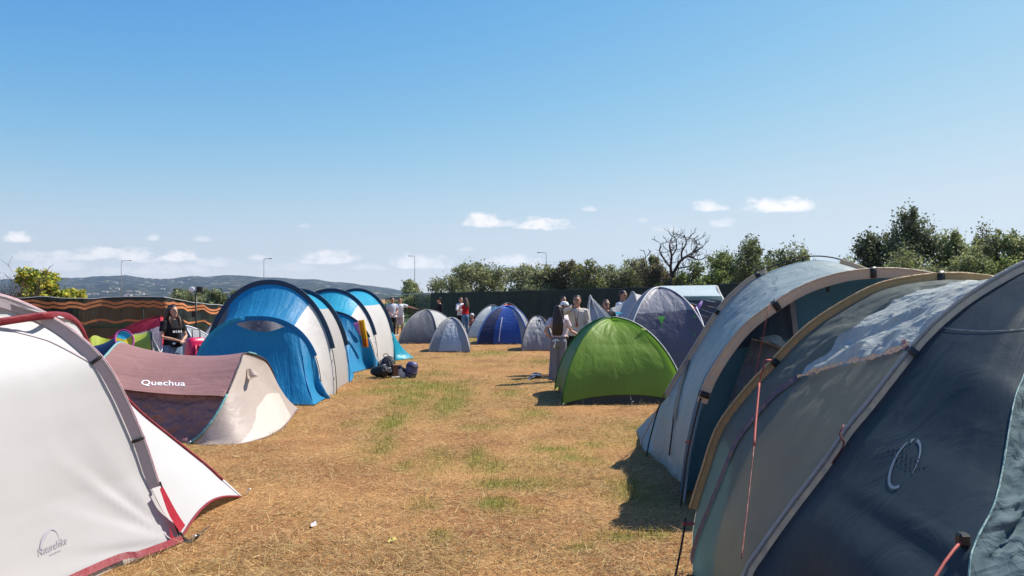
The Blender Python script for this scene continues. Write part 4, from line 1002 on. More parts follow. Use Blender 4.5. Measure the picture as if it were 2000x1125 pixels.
DGI = F_('charcoal_inner', (.035, .037, .036), trans=.08); LGR = F_('lime_piping', (.42, .55, .16), trans=.2)
tg, P, bv = dome('bright green dome tent with dark grey skirt beside the long-haired woman', [(.80,12.65),(2.80,12.85),(2.85,14.9),(.80,14.75)], 1.36, [GRN, GRN, GRN, GRN2], (1.72, 13.75), 2.0, .64, .15, DGI, -.05, GRN2, .012, seed=1, wr=.022, wf=(1.1, 2.6), nu=70)  # left panel's deeper green has its shade painted into the cloth colour
mb = MB(); mb.tube(P[1] + np.array((.015, -.01, .012)), .009, 0, 6); mb.build('edge_piping', F_('pale_piping', (.62, .66, .55), trans=.1), tg)
mb = MB(); q = P[1][34] + np.array((.02, 0, .03)); mb.grid(sheet([[q + np.array((-.12, 0, .045)), q], [q + np.array((-.1, .05, -.0)), q + np.array((.0, .05, -.08))]], 6, 4)); mb.build('vent_tab', LGR, tg)
cord('hem_loop', [at(1231,772,12.75), at(1233,786,12.6)], BLK, tg, .006); peg(tg, gp(1233,791)); peg(tg, gp(1098,795))

LIL = F_('lilac_grey_and_sunlit_cloth', (.33, .325, .365), trans=.3, rough=.5, fold=.7, crumple=.3, cf=(2, 5), crs=5); SLA = F_('slate_cloth', (.11, .108, .15), trans=.22, rough=.45, fold=.3, crumple=.35, cf=(3, 3), crs=5); DKV = F_('dark_violet_cloth', (.065, .06, .11), trans=.15, fold=.3)
GPR = plain('green_print', (.06, .30, .03), .6, 0, .05); PIP = plain('white_piping', (.65, .64, .66), .6)
tp, P, bv = dome('tall lilac-grey dome tent with small green prints behind the green tent', [(2.22,16.1),(4.2,16.1),(4.5,18.6),(2.4,18.6)], 1.93, [SLA, DKV, SLA, LIL], (3.2, 17.3), 2.0, .68, .06, None, -.05, PIP, .013, seed=2, wr=.035, wf=(1.0, 2.0), nu=70,
                 split={0: (lambda u, v: 0 if u > .37 + .05 * v and not (v > .62 and u > .52 + (1 - v) * .9) else (2 if v > .62 and u > .5 else 1), [LIL, SLA, DKV])})  # upper front painted paler for the sunlight falling on it
for (x, y, w, h, k) in ((1292,621,7.5,3,0), (1292,628,4,4.5,1), (1293,638,1.8,1.8,1), (1357,619,3,2,0), (1357,654,2,1.5,0)):
    mb = MB(); H = [hit(x + w * dx * (1 if not k else 1 - .5 * (dy > 0)), y + h * dy, bv[0], .012) for dx, dy in ((-1, -.8), (1, -1), (.7, .8), (-.8, 1))]
    if all(q is not None for q in H): mb.add(np.array(H), [(0, 1, 2, 3)], 0); mb.build('printed_mark', GPR, tp)
cord('side_pole', [at(1360,600,16.9), at(1374,637,16.6), at(1379,690,16.3)], plain('white_pole2', (.75, .75, .78), .4), tp, .014)

GRL = F_('grey_cloth', (.42, .42, .43), trans=.3, fold=.5, crumple=.35, cf=(9, 1)); GRM = F_('mid_grey_cloth', (.27, .275, .295), trans=.25, rough=.45, fold=.5, crumple=.15, cf=(2, 6), crs=3); GRD = F_('dark_grey_cloth', (.10, .105, .125), trans=.2, rough=.45, fold=.5, crumple=.15, cf=(2, 6), crs=3); GRP = F_('pale_grey_cloth', (.46, .455, .45), trans=.3, fold=.3, crumple=.3, crs=5); SLV = F_('silver_cloth', (.46, .47, .49), trans=.2, rough=.28, fold=.3, crumple=.8, crs=8, spec=.6)
tk, P, bv = dome('pointed grey tent with hanging folds next to the man in the beige sweatshirt', [(1.56,16.95),(2.15,17.0),(2.2,18.3),(1.5,18.3)], 1.76, [GRL, GRM, GRL, GRM], (1.73, 17.6), 1.15, .97, .02, None, -.06, PIP, .007, seed=3, wr=.05, wf=(.5, 5), nu=60)
ap_ = np.array((1.73, 17.6, 1.76)); mb = MB(); mb.grid(sheet([crv([(1.55, 16.97, .3), (1.62, 17.2, 1.0), ap_], 40), crv([at(1228, 662, 16.95), at(1196, 621, 17.3), ap_], 40)], 50, 40, -.05, wr=.05, wf=(.6, 6), wseed=33)); mb.build('awning_panel', GRL, tk)

# pale tunnel behind the pointed grey one
tn = thing('tunnel_tent', 'low pale grey tunnel tent with a dark end behind the man in sunglasses', 'tent', (2.9, 20.2, 0))
hA = np.array([(2.42 + .1 * math.sin(a), 20.2 - 1.0 * math.cos(a), 1.46 * abs(math.sin(a)) ** .85) for a in np.linspace(0, math.pi, 61)]); hB = np.array([(3.06, 20.2 - 1.15 * math.cos(a), 1.84 * abs(math.sin(a)) ** .85) for a in np.linspace(0, math.pi, 61)]); hC = hB + np.array((1.2, 0.1, -.05)) * np.array((1, 1, 1)); hC[:, 2] = np.maximum(hB[:, 2] - .12, 0)
mb = MB(); mb.grid(sheet([hA, hB], 81, 30, -.06, wr=.02), lambda u, v: 1 if u < .20 + .12 * v else 0); mb.build('fly_panel', [GRP, DKV], tn)
mb = MB(); mb.grid(sheet([hB, hC], 81, 30, -.05, wr=.02), lambda u, v: 1 if u < .3 else 0); mb.build('fly_panel', [GRP, DKV], tn)
mb = MB(); mb.tube(hB + np.array((0, 0, .02)), .03, 0, 6); mb.build('pole_sleeve', GRM, tn)
mb = MB(); z0 = hA.copy(); z0[:, 2] = 0; mb.grid(sheet([z0, hA], 61, 10, 0)); mb.build('end_panel', GRP, tn)
mb = MB(); mb.grid(sheet([[at(1192,608,19.1), at(1216,611,19.1)], [at(1196,616,19.0), at(1214,612,19.0)]], 8, 5)); mb.build('window', BCY, tn)

# cabin tent with pale roof
TQR = F_('pale_teal_roof', (.50, .60, .60), trans=.3, fold=.15, crumple=.15); TQV = F_('teal_valance', (.20, .34, .34), trans=.3); NVW = F_('navy_wall', (.02, .038, .075), trans=.12, rough=.35, fold=1.0, crumple=.4, cf=(1.5, 9), spec=.7); WHP = F_('white_panel', (.70, .69, .67), trans=.35)
tcn = thing('cabin_tent', 'large cabin tent with pale turquoise roof and dark navy wall at the fence', 'tent', (4.8, 21.8, 0))
e0, e1 = (3.6, 20.6, 1.78), (5.42, 20.6, 1.76); r0, r1 = at(1288,558.5,21.8), at(1398,557,21.8); k0, k1 = (3.6, 23.2, 1.7), (5.5, 23.2, 1.7)
mb = MB(); mb.grid(sheet([[e0, (4.5, 20.55, 1.75), e1], [r0, r1], [k0, k1]], 40, 24, .02, wr=.008)); mb.build('roof', TQR, tcn)
mb = MB(); mb.grid(sheet([[(4.25, 20.56, 1.66), (5.43, 20.56, 1.65)], [(4.25, 20.57, 1.77), (5.42, 20.57, 1.765)]], 20, 4)); mb.build('valance', TQV, tcn)
mb = MB(); mb.grid(sheet([[(3.55, 20.35, 0), (5.5, 20.35, 0)], [(3.6, 20.61, 1.76), (5.41, 20.61, 1.75)]], 60, 20, .03, wr=.04, wf=(4, 1))); mb.build('wall', NVW, tcn)
mb = MB(); mb.grid(sheet([[(5.9, 20.5, 0), (6.0, 23.3, 0)], [(5.75, 20.8, 1.45), (5.8, 23, 1.5)], [e1, r1, k1]], 30, 16, .0, wr=.015)); mb.grid(sheet([[(5.5, 20.36, 0), (5.9, 20.5, 0)], [(5.41, 20.62, 1.75), (5.75, 20.8, 1.45)]], 10, 16)); mb.build('end_panel', WHP, tcn)
mb = MB(); mb.grid(sheet([[(3.5, 20.36, 0), (3.4, 23.3, 0)], [e0, r0, k0]], 30, 12)); mb.grid(sheet([[(3.4, 23.3, 0), (6.0, 23.3, 0)], [k0, k1]], 20, 12)); mb.build('rear_panel', NVW, tcn)
for a, b in (((1338,587),(1366,597)), ((1370,583),(1398,590)), ((1362,600),(1395,612)), ((1350,607),(1385,620)), ((1345,625),(1378,640)), ((1380,596),(1398,600))):  # pale reflections on the navy wall, modelled as thin raised streaks
    mb = MB(); P_ = [at(*a, 20.5), at((a[0] + b[0]) / 2, (a[1] + b[1]) / 2 + 1.5, 20.46), at(*b, 20.5)]; mb.tube(P_, [.004, .014, .004], 0, 6, n=10); mb.build('wall_glint', F_('pale_glint', (.32, .42, .50), trans=.2), tcn)
mb = MB(); mb.grid(sheet([[at(1344,592,19.6), at(1349,599,19.5), at(1351,603,19.5)], [at(1352,596,19.6), at(1357,602,19.5), at(1358,606,19.5)]], 10, 8), lambda u, v: 1 if .3 < v < .6 else 0)
mb.grid(sheet([[at(1356,602,19.6), at(1364,594,19.6), at(1371,586,19.7)], [at(1362,607,19.6), at(1368,600,19.6), at(1373,589,19.7)]], 10, 8), 2); 
tag(mb.build('beach_cloth', [F_('orange_cloth', (.6, .13, .03), trans=.2), WHP, F_('purple_cloth', (.36, .22, .55), trans=.2)]), 'orange and purple cloth hung in front of the navy cabin tent', 'cloth')

# small far domes
dome('grey dome tent with dark door panel right of the two men in white', [(-4.2,29.5),(-2.78,30.0),(-2.1,32.0),(-4.2,31.9)], 1.24, [GRD, GRP, GRM, GRM], (-3.3, 30.9), 2.1, .68, .02, None, -.03, GRM, .02, seed=4)
tb, P, bv = dome('narrow silvery grey dome tent, nearest of the far small tents', [(-2.62,25.15),(-1.33,25.0),(-1.42,27.0),(-2.6,27.0)], 1.06, [SLV, GRL, GRM, GRD], (-1.98, 26.0), 2.0, .72, .03, None, -.02, GRL, .02, seed=5, wr=.03, split={0: (lambda u, v: 1 if (v < .22 + .2 * u or v > .80 - .2 * u) else (2 if .60 < u < .66 else 0), [SLV, GRM, GRD])}, fold=.03)
dome('white dome tent with turquoise side behind the royal blue dome', [(-1.95,34.5),(-.55,34.3),(-.0,36.6),(-1.7,36.6)], 1.40, [WHP, BCY, GRP, GRP], (-.85, 35.4), 1.8, .75, .05, None, -.08, GRD, .02, seed=6)
dome('orange dome tent, only its top showing behind the royal blue dome', [(-1.2,37.4),(.8,37.4),(.8,39.4),(-1.2,39.4)], 1.46, [F_('orange_tent_cloth', (.62, .13, .025), trans=.3)] * 4, None, 1.9, .85, .04, None, -.05, GRD, .03, seed=7)
RBL = F_('royal_blue_cloth', (.035, .085, .32), trans=.3, rough=.4, fold=.4, crumple=.4, crs=5, tcol=(.05, .12, .45)); RBD = F_('deep_blue_cloth', (.012, .02, .07), trans=.12, fold=.3); RBT = F_('light_blue_brim', (.06, .14, .42), trans=.3, fold=.2)
tb, P, bv = dome('royal blue dome tent with white-edged door in front of the dark fence', [(-1.28,29.4),(.62,29.4),(.85,31.8),(-1.1,31.8)], 1.40, [RBL, GRM, RBD, RBD], (-.22, 30.6), 2.1, .64, .03, None, -.03, RBT, .03, seed=8,
                 split={0: (lambda u, v: 2 if u > .72 else (1 if v < .28 + .1 * u else (3 if v > .84 else 0)), [RBL, RBD, RBT, GRM])})
for pts in ([(981,620),(977,645),(974,671)], [(1026,622),(1029,645),(1031,668)]):
    mb = MB(); surface_ribbon(mb, bv[0], pts, .03, 0, 14, .015); mb.build('door_piping', PIP, tb)
dome('grey dome tent with crumpled flysheet just left of the long-haired woman', [(.30,25.6),(1.36,25.8),(1.5,27.7),(.34,27.7)], 1.10, [GRM, GRL, GRM, GRL], (.84, 26.6), 2.1, .68, .03, None, -.02, GRD, .015, seed=9, wr=.03, split={0: (lambda u, v: 1 if u > .62 else (2 if .56 < u < .62 or v > .93 else 0), [GRM, GRL, GRD])}, fold=.05)

# tents by the striped fence
CRI = F_('crimson_cloth', (.24, .012, .035), trans=.3, fold=.5, cf=(2, 8)); CRB = F_('bright_red_cloth', (.6, .02, .05), trans=.4)
dome('crimson dome tent with grey skirt behind the girl in the black tee', [(-10.1,18.3),(-8.05,18.4),(-7.7,20.2),(-9.9,20.2)], 1.27, [CRI, CRB, CRI, CRI], (-8.50, 19.2), 1.6, .85, .03, None, -.05, None, .01, seed=10, wr=.03, wf=(.6, 5), split={0: (lambda u, v: 1 if u < .38 + .25 * v - .35 * (v < .3) else 0, [CRI, GRP])})
dome('dark grey dome tent with white trim beside the girl in the black tee', [(-7.35,16.2),(-6.35,16.4),(-6.2,18.1),(-7.9,18.0)], 1.10, [GRD, GRM, GRM, GRP], (-7.12, 17.2), 1.7, .85, .03, None, -.03, PIP, .016, seed=11)
dome('pale grey dome tent squeezed between fence and front blue tunnel tent', [(-7.75,19.0),(-5.9,19.0),(-5.9,21.0),(-7.8,21.0)], 1.32, [GRP, GRP, GRP, GRP], (-7.1, 20.0), 1.7, .85, .03, None, -.04, GRD, .012, seed=12)
LIM = F_('lime_cloth', (.42, .50, .05), trans=.35, fold=.2, crumple=.15); NVY = F_('navy_cloth', (.012, .025, .085), trans=.15); PUR = F_('purple_piping', (.30, .03, .20), trans=.1); LCY = F_('sky_blue_cloth', (.04, .42, .62), trans=.3); YEL_ = F_('yellow_cloth', (.80, .60, .03), trans=.3)
tl = thing('popup_tent', 'lime and navy pop-up tent with colourful oval door panel', 'tent', (-6.7, 14.2, 0))
def hoopx(px, top, d, wy=.75, tilt=0.0):
    x = (px - 1000) / F; h = hh(top, d)
    return np.array([(x * (d - wy * math.cos(a)) + tilt * math.cos(a), d - wy * math.cos(a), h * abs(math.sin(a)) ** .8) for a in np.linspace(0, math.pi, 61)])
q0, q1, q2, q3 = hoopx(168, 677, 14.2, .5, -.1), hoopx(234, 651, 14.2, .8), hoopx(240, 650, 14.2, .8), hoopx(292, 646, 14.2, .85, .05)
mb = MB(); mb.grid(sheet([q0, q1], 61, 24, -.06), lambda u, v: 1 if u > .55 else 0); mb.build('fly_panel', [NVY, LIM], tl)
mb = MB(); mb.grid(sheet([q1, q2, q3], 61, 24, -.05)); mb.build('fly_panel', LIM, tl)
mb = MB(); mb.tube(q3 + np.array((.01, 0, .01)), .018, 0, 6); mb.build('hoop_seam', DKB, tl)
mb = MB(); mb.grid(sheet([q3, [(-6.05, 13.35, 0), (-5.72, 13.6, 0), (-6.0, 14.6, 0), (-6.80, 15.05, 0)]], 61, 24, -.02, wr=.01)); mb.build('end_panel', GRP, tl); bvl = mb.bvh()
mb = MB(); surface_ribbon(mb, bvl, [(303,684),(318,672),(328,662)], .015, 0, 12, .01); mb.build('seam', GRD, tl)
mb = MB(); mb.grid(sheet([[at(160,676,15.0), at(176,660,15.0), at(186,655,15.1), at(205,661,15.2), at(232,664,15.2)], [(-8.1, 14.6, 0), (-7.2, 14.6, 0)]], 30, 12)); mb.build('rear_flap', LIM, tl)
# oval door
cx, cy = 243, 664; ring = [(cx + 18 * math.cos(a) - 2 * math.sin(a) , cy - 19 * math.sin(a)) for a in np.linspace(0, 2 * math.pi, 41)]
D_ = 13.32; mb = MB(); V = np.array([at(x, y, D_ + (665 - y) * .008) for x, y in ring]); mb.tube(V, .016, 0, 6, caps=False); mb.build('door_hoop', PUR, tl)
g = np.stack([at(cx, cy, D_ + .03) + (V - at(cx, cy, D_)) * s for s in np.linspace(.02, .95, 12)], 0)
mb = MB(); mb.grid(g, lambda u, v: (1 if .06 < u < .44 else (2 if not (.5 < u < .66 and v > .5) else 1))); mb.build('door_panel', [WHP, LCY, YEL_], tl)

# ---- the two big teal-grey tunnel tents on the right -----------------------
SLT = F_('pale_teal_fly', (.32, .375, .36), trans=.24, rough=.42, fold=.55, crumple=.7, cf=(1.6, 3.2), crs=3.2, var=.06, spec=.3, tcol=(.28, .37, .38)); SLT2 = F_('shaded_grey_teal_fly', (.22, .23, .20), trans=.55, rough=.55, fold=.8, crumple=.45, cf=(1.2, 3.5), crs=3, var=.10, spec=.2, tcol=(.56, .56, .45))
TAN = F_('tan_sleeve', (.52, .34, .155), trans=.16, rough=.6, fold=.35, crumple=.2, cf=(16, 3), crs=10); TANP = F_('pale_tan_sleeve', (.60, .48, .35), trans=.2, rough=.6, fold=.35, crumple=.2, cf=(16, 3), crs=10); GSL = F_('grey_teal_sleeve', (.50, .50, .465), trans=.5, rough=.6, fold=.2, cf=(12, 3))
NAV = F_('navy_teal_end', (.029, .044, .054), trans=.16, rough=.6, fold=.10, crumple=.15, cf=(1.5, 5), crs=4, var=.10, spec=.12, tcol=(.022, .045, .11)); DTL = F_('dark_teal_wall', (.06, .145, .21), trans=.40, rough=.55, fold=.2, tcol=(.11, .29, .42)); DNV = F_('dark_navy_mesh', (.03, .05, .085), trans=.15, fold=.2); BGM = F_('blue_grey_mesh', (.12, .155, .195), trans=.2, fold=.4, crumple=.6, crs=12); SIL = F_('pale_and_sunlit_cloth', (.43, .445, .39), trans=.22, rough=.38, fold=.3, crumple=.5, crs=5, var=.06, spec=.35); SIL2 = F_('crumpled_flap', (.085, .13, .145), trans=.15, rough=.75, fold=.3, crumple=.5, crs=7, var=.06, spec=.12)
MAU = F_('mauve_tape', (.17, .105, .12), trans=.25, fold=.4, crumple=.4, crs=14); COP = F_('copper_fabric', (.30, .235, .21), trans=.15, rough=.35, crumple=.8, crs=16, spec=.5)
dA1, dA2, dB1, dB2 = 8.6, 6.5, 4.9, 3.3
A1 = mirror([at(x, y, dA1) for x, y in [(1262,890),(1270,850),(1294,775),(1345,689),(1397,606),(1437,562),(1480,531),(1543,507),(1595,499)]])
A2 = mirror([at(x, y, dA2) for x, y in [(1324,988),(1331,930),(1341,867),(1366,768),(1398,703),(1449,636),(1508,590),(1570,554),(1641,531),(1700,523),(1730,522)]])
B1 = mirror([at(x, y, dB1) for x, y in [(1336,1122),(1339,1020),(1369,914),(1398,832),(1449,762),(1504,703),(1562,644),(1621,601),(1699,558),(1758,541),(1825,532),(1858,531)]])
B2 = mirror([at(x, y, dB2) for x, y in [(1415,1384),(1424,1250),(1448,1123),(1480,1068),(1538,987),(1610,892),(1648,835),(1688,787),(1734,728),(1777,674),(1817,630),(1875,581),(1934,543),(1993,511),(2070,484),(2160,470),(2250,466)]])
A1, A2, B1, B2 = (crv(c, 161) for c in (A1, A2, B1, B2))
def rear_wall(c, d):  # ground curve behind the far hoop
    x0, x1 = c[0][0], c[-1][0]; return poly([(x0, c[0][1], 0), (x0 + .15, d - .3, 0), ((x0 + x1) / 2, d, 0), (x1 - .15, d - .3, 0), (x1, c[0][1], 0)], 161)
tA = thing('tunnel_tent', 'pale teal tunnel tent with tan pole hoops and an open porch, behind the navy-ended one', 'tent', (3.1, 7.6, 0))
g = sheet([inset(A2, .05, 161), inset(A1, .05, 161)], 161, 70, .10, wr=.030, wf=(1.0, 1.7), wseed=41)
n = gnorm(g); uu = np.linspace(0, 5.2, 161)[None, :]; vv = np.linspace(0, 2.1, g.shape[0])[:, None]
g = g + n * (.035 * (.5 - np.abs(fbm(uu * 1.1 + vv * 1.4, vv * 3.4 - uu * .9, 0, 4, 17))) * np.sin(np.pi * vv / 2.1) ** .6)[:, :, None]
mb = MB(); mb.grid(g); mb.build('fly_panel', SLT, tA); bvA = mb.bvh()
mb = MB(); mb.grid(sheet([inset(A1, .05, 161), rear_wall(A1, 10.6)], 161, 40, .08, wr=.02)); mb.build('rear_panel', SLT, tA)
wl = inset(A2, .12, 161); wl = wl + np.array((0, .50, 0)) * np.array([[0, 1, 0]]); fl = wl.copy(); fl[:, 2] = 0
mb = MB(); mb.grid(sheet([inset(A2, .06, 161), wl], 161, 10, 0)); mb.build('porch_lining', DTL, tA)
mb = MB(); mb.grid(sheet([fl, wl], 161, 30, 0, wr=.01)); mb.build('porch_wall', DTL, tA)
dw = 6.97
mb = MB(); mb.grid(sheet([[at(1432,680,dw), at(1470,640,dw), at(1543,582,dw)], [at(1432,684,dw - .01), at(1500,668,dw - .03), at(1556,660,dw)]], 30, 14, 0, wr=.015)); mb.build('window_mesh', DNV, tA)
mb = MB(); mb.grid(sheet([[at(1540,580,dw - .03), at(1546,620,dw - .05), at(1550,662,dw - .03)], [at(1551,578,dw - .03), at(1556,620,dw - .06), at(1560,655,dw - .03)]], 20, 6)); mb.build('hanging_strap', F_('pale_strip', (.30, .33, .38), trans=.3), tA)
mb = MB(); mb.grid(sheet([[at(1468,664,dw - .06), at(1500,672,dw - .10), at(1545,690,dw - .10)], [at(1425,780,dw - .05), at(1450,800,dw - .08), at(1490,820,dw - .05)], [at(1355,1000,dw - .1), at(1390,1020,dw - .1), at(1440,1040,dw - .05)]], 50, 40, 0, wr=.03, wf=(4, 4), edge=False)); mb.build('door_panel', BGM, tA)
g = sheet([[at(1482,660,dw - .12), at(1505,655,dw - .15), at(1520,655,dw - .16), at(1542,674,dw - .12)], [at(1490,665,dw - .2), at(1512,672,dw - .26), at(1525,677,dw - .24), at(1542,678,dw - .14)]], 30, 14, 0, wr=.02, wf=(9, 9), edge=False); mb = MB(); mb.grid(g); mb.build('door_flap', SIL, tA)
cord('door_seam', [at(1468,662,dw - .1), at(1503,671,dw - .14), at(1548,690,dw - .12)], TANP, tA, .006)
n_ = 161
mb = hoop_fin(A1, .085, .010, 161, 18, 66); mb.build('pole_sleeve', TANP, tA); mb = hoop_fin(A1, .085, .010, 161, 87, 143); mb.build('pole_sleeve', TANP, tA)
mb = MB(); mb.tube(inset(A1, .006, 161)[62:92], .008, 0, 6); mb.build('pole', CORD, tA)
mb = MB(); mb.tube(inset(A1, .006, 161)[:20], .008, 0, 6); mb.build('pole', CORD, tA)
mb = MB(); mb.tube([inset(A1, .004, 161)[76], inset(A1, .05, 161)[76]], .012, 0, 6); mb.build('pole_clip', BLK, tA)
hoop_fin(A2, .085, .010, 161, 24, 137).build('pole_sleeve', TANP, tA)
mb = MB(); mb.tube(inset(A2, .02, 161)[:26] + np.array((0, -.015, 0)), .008, 0, 6); mb.build('pole', CORD, tA)
M_ = crv([(at(1400,602,8.0)), at(1350,690,7.95), at(1326,775,7.9), at(1318,830,7.88), at(1306,900,7.8), at(1300,958,7.8)], 60)
Hs = [hit(x, y, bvA, .02) for x, y in [(1402,602),(1352,690),(1327,775),(1319,818)]]; Hs = [h for h in Hs if h is not None]
mb = MB(); surface_ribbon(mb, bvA, [(1412,590),(1385,632),(1352,690),(1327,775),(1319,822)], .07, 0, 50, .025); mb.build('side_sleeve', F_('brown_sleeve', (.22, .17, .14), trans=.15), tA)
Hs = [hit(x, y, bvA, .02) for x, y in [(1320,812),(1311,890),(1301,960)]]; Hs = [h for h in Hs if h is not None]
mb = MB(); mb.tube(Hs, .008, 0, 6); mb.build('pole', CORD, tA)
for c, px in ((A1, 1478), (A1, 1398), (A2, 1708), (A2, 1508), (A2, 1367)):
    strap_on(c, near_frac(c, px, 161), .085, .05, 161).build('strap', BLK, tA)
mb = MB(); mb.box(at(1617,562,6.6), (.02, .02, .07), 0); mb.build('hanging_tag', BLK, tA)
cord('guy_line', [at(1298,770,8.55), gp(1250,868)], fabric('orange_cord', (.40, .16, .06), 0), tA, .005); peg(tA, gp(1250,869))
cord('guy_line', [at(1503,592,6.42), at(1470,760,6.3), at(1440,900,6.1)], STR, tA, .0025)
cord('pole_loop', [at(1338,864,6.45), at(1345,862,6.42), at(1350,866,6.45)], STR, tA, .006)

tB = thing('tunnel_tent', 'large grey-green tunnel tent with navy end and tan hoop, nearest on the right side', 'tent', (2.7, 3.9, 0))
SEAMP = [(1338,1160),(1347,1120),(1365,1050),(1403,954),(1434,877),(1449,850),(1480,810),(1519,768),(1562,738),(1640,716),(1719,699),(1777,678)]
g = sheet([inset(B2, .05, 161), inset(B1, .05, 161)], 421, 230, .07, wr=.022, wf=(.8, 1.8), wseed=51)
# slack, crumpled cloth over the crown of the roof
nrm = gnorm(g); uu = np.linspace(0, 1, g.shape[1])[None, :]; vv = np.linspace(0, 1, g.shape[0])[:, None]
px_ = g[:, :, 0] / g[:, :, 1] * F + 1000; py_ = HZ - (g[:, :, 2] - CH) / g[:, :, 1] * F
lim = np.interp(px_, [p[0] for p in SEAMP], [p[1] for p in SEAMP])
up_ = np.clip((g[:, :, 2] - .95) / .25, 0, 1) * np.clip((lim - py_) / 12, 0, 1) * np.sin(np.pi * vv) ** .5
rid = 1 - np.abs(fbm(g[:, :, 0] * 3.1 + 2 * vv, g[:, :, 1] * 3.4, g[:, :, 2] * 2.5, 4, 77)) * 2.2
g = g + nrm * ((rid - .5) * .045 * up_)[:, :, None]
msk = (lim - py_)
def lit_shade_mat(u, v):
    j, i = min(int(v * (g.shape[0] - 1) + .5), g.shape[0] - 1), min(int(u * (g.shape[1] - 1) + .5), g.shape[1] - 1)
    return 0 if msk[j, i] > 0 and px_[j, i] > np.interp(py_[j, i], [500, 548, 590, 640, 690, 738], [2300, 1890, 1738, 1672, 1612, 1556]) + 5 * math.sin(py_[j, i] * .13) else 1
mb = MB(); mb.grid(g, lit_shade_mat); mb.build('fly_panel', [SIL, SLT2], tB); bvB = mb.bvh()  # sun and shade on the roof painted as silver and darker grey-teal cloth
mb = MB(); surface_ribbon(mb, bvB, SEAMP[:9], .055, 0, 70, .010); mb.build('seam_tape', MAU, tB)
mb = MB()
Hc = [hit(x, y, bvB, .02) for x, y in [(1560,740),(1600,726),(1640,716),(1680,706),(1719,699),(1760,685),(1778,676)]]
Hc = crv([h for h in Hc if h is not None], 60); w_ = .010 * (1 + .9 * vnoise(np.arange(60) * .35, 0, 0, 3)); gg = np.stack([Hc + np.array((0, -.01, 0)) + np.stack([0 * w_, -.018 * vnoise(np.arange(60) * .5, k, 0, 8), w_ * s], 1) for k, s in enumerate((-1, -.4, .4, 1))], 0)
mb.grid(gg); mb.build('rolled_edge', COP, tB)
mb = MB(); mb.grid(sheet([[at(1712,700,3.9), at(1745,672,3.75), at(1768,662,3.6)], [at(1728,722,3.8), at(1755,700,3.6), at(1775,682,3.5)]], 12, 8, 0, wr=.01)); mb.build('corner_patch', fabric('faded_red_patch', (.24, .10, .10), .3), tB)
wl = inset(B1, .12, 161) + np.array((0, -.45, 0)); fl = wl.copy(); fl[:, 2] = 0
mb = MB(); mb.grid(sheet([wl, inset(B1, .06, 161)], 161, 8, 0)); mb.build('porch_lining', DTL, tB)
mb = MB(); mb.grid(sheet([fl, wl], 161, 12, 0)); mb.build('porch_wall', F_('pale_inner_wall', (.42, .44, .42), trans=.5), tB)
hoop_fin(B1, .088, .011, 161, 12, 150).build('pole_sleeve', TAN, tB)
hoop_fin(B2, .080, .006, 161, 2, 150).build('pole_sleeve', GSL, tB)
for c, px in ((B1, 1840), (B1, 1506)): strap_on(c, near_frac(c, px, 161), .088, .045, 161).build('strap', BLK, tB)
strap_on(B2, near_frac(B2, 1770, 161), .080, .03, 161).build('strap', F_('faint_strap', (.07, .08, .085), trans=.1), tB)
K = crv([(1.40, 1.45, 0.0), at(1885,1400,1.72), at(1893,1125,1.93), at(1905,1060,2.02), at(1940,990,2.12), at(1956,930,2.24), at(1968,860,2.36), at(1982,780,2.5), at(1999,735,2.62), at(2040,640,2.84), at(2110,540,3.08), B2[80] + np.array((-.05, -.05, -.05))], 161)
L_ = rs(inset(B2, .045, 161)[:81], 161)
mb = MB(); g = sheet([K, L_], 161, 80, -.03, wr=.014, wf=(.8, 3.0), wseed=61); mb.grid(g); bvN = mb.bvh()
# circular mark of two arrows with a faded block of print beside it
cx, cy = 1768, 907; an = math.radians(62)
def el(a, r1, r2): x, y = r1 * math.cos(a), r2 * math.sin(a); return (cx + x * math.cos(an) + y * math.sin(an), cy - x * math.sin(an) + y * math.cos(an))
for a0, a1, w0, w1 in ((2.55, 4.0, 6, 7), (4.0, 5.55, 7, 3), (5.75, 6.05, 9, 2), (-.02, 1.1, 7, 4), (1.1, 1.75, 4, 1.2)):
    aa = np.linspace(a0, a1, 16); ww = np.linspace(w0, w1, 16)
    surface_shape(mb, bvN, [el(a, 55, 23) for a in aa], [el(a, 55 - w, 23 - w * .8) for a, w in zip(aa, ww)], 1, .003)
rr_ = np.random.default_rng(5)
for k in range(5):            # faded rows of print, no longer legible
    for q in range(7):
        if rr_.random() < .2: continue
        x0, y0 = 1724 + k * 9 + q * 8.2, 872 + q * 6.6 - k * 1.0 + rr_.uniform(-1, 1); l = rr_.uniform(2.2, 4.2)
        surface_shape(mb, bvN, [(x0, y0), (x0 + l, y0 + l * .8)], [(x0 - 2.2, y0 + 3.2), (x0 + l - 2.2, y0 + l * .8 + 3.2)], 2, .003)
mb.build('end_panel', [NAV, plain('faded_print', (.11, .15, .18), .6, 0, .05), plain('dark_print', (.013, .016, .026), .6, 0, .05)], tB)
Rr = rs(inset(B2, .06, 161)[80:][::-1], 161)
g = sheet([K, Rr], 261, 130, .0, wr=0)
n = gnorm(g); uu = np.linspace(0, 6, 261)[None, :]; vv = np.linspace(0, 3.5, g.shape[0])[:, None]
rid = np.abs(fbm(uu * 3.0 + 1.5 * vv, vv * 7 - uu * 2, 0, 4, 91)); rid2 = np.abs(fbm(uu * 9, vv * 22, 0, 3, 94))
g = g + n * ((.045 * (1 - 2 * rid) + .010 * (1 - 2 * rid2)) * np.clip(vv * 6, 0, 1) * (.12 + .88 * np.exp(-(vv / .55) ** 2)))[:, :, None]
mb = MB(); mb.grid(g); mb.build('door_panel', SIL2, tB)
mb = MB(); mb.tube(K[20:] + np.array((-.003, -.004, 0)), .0032, 0, 6); mb.build('edge_piping', F_('dark_teal_piping', (.08, .19, .20), trans=.1), tB)
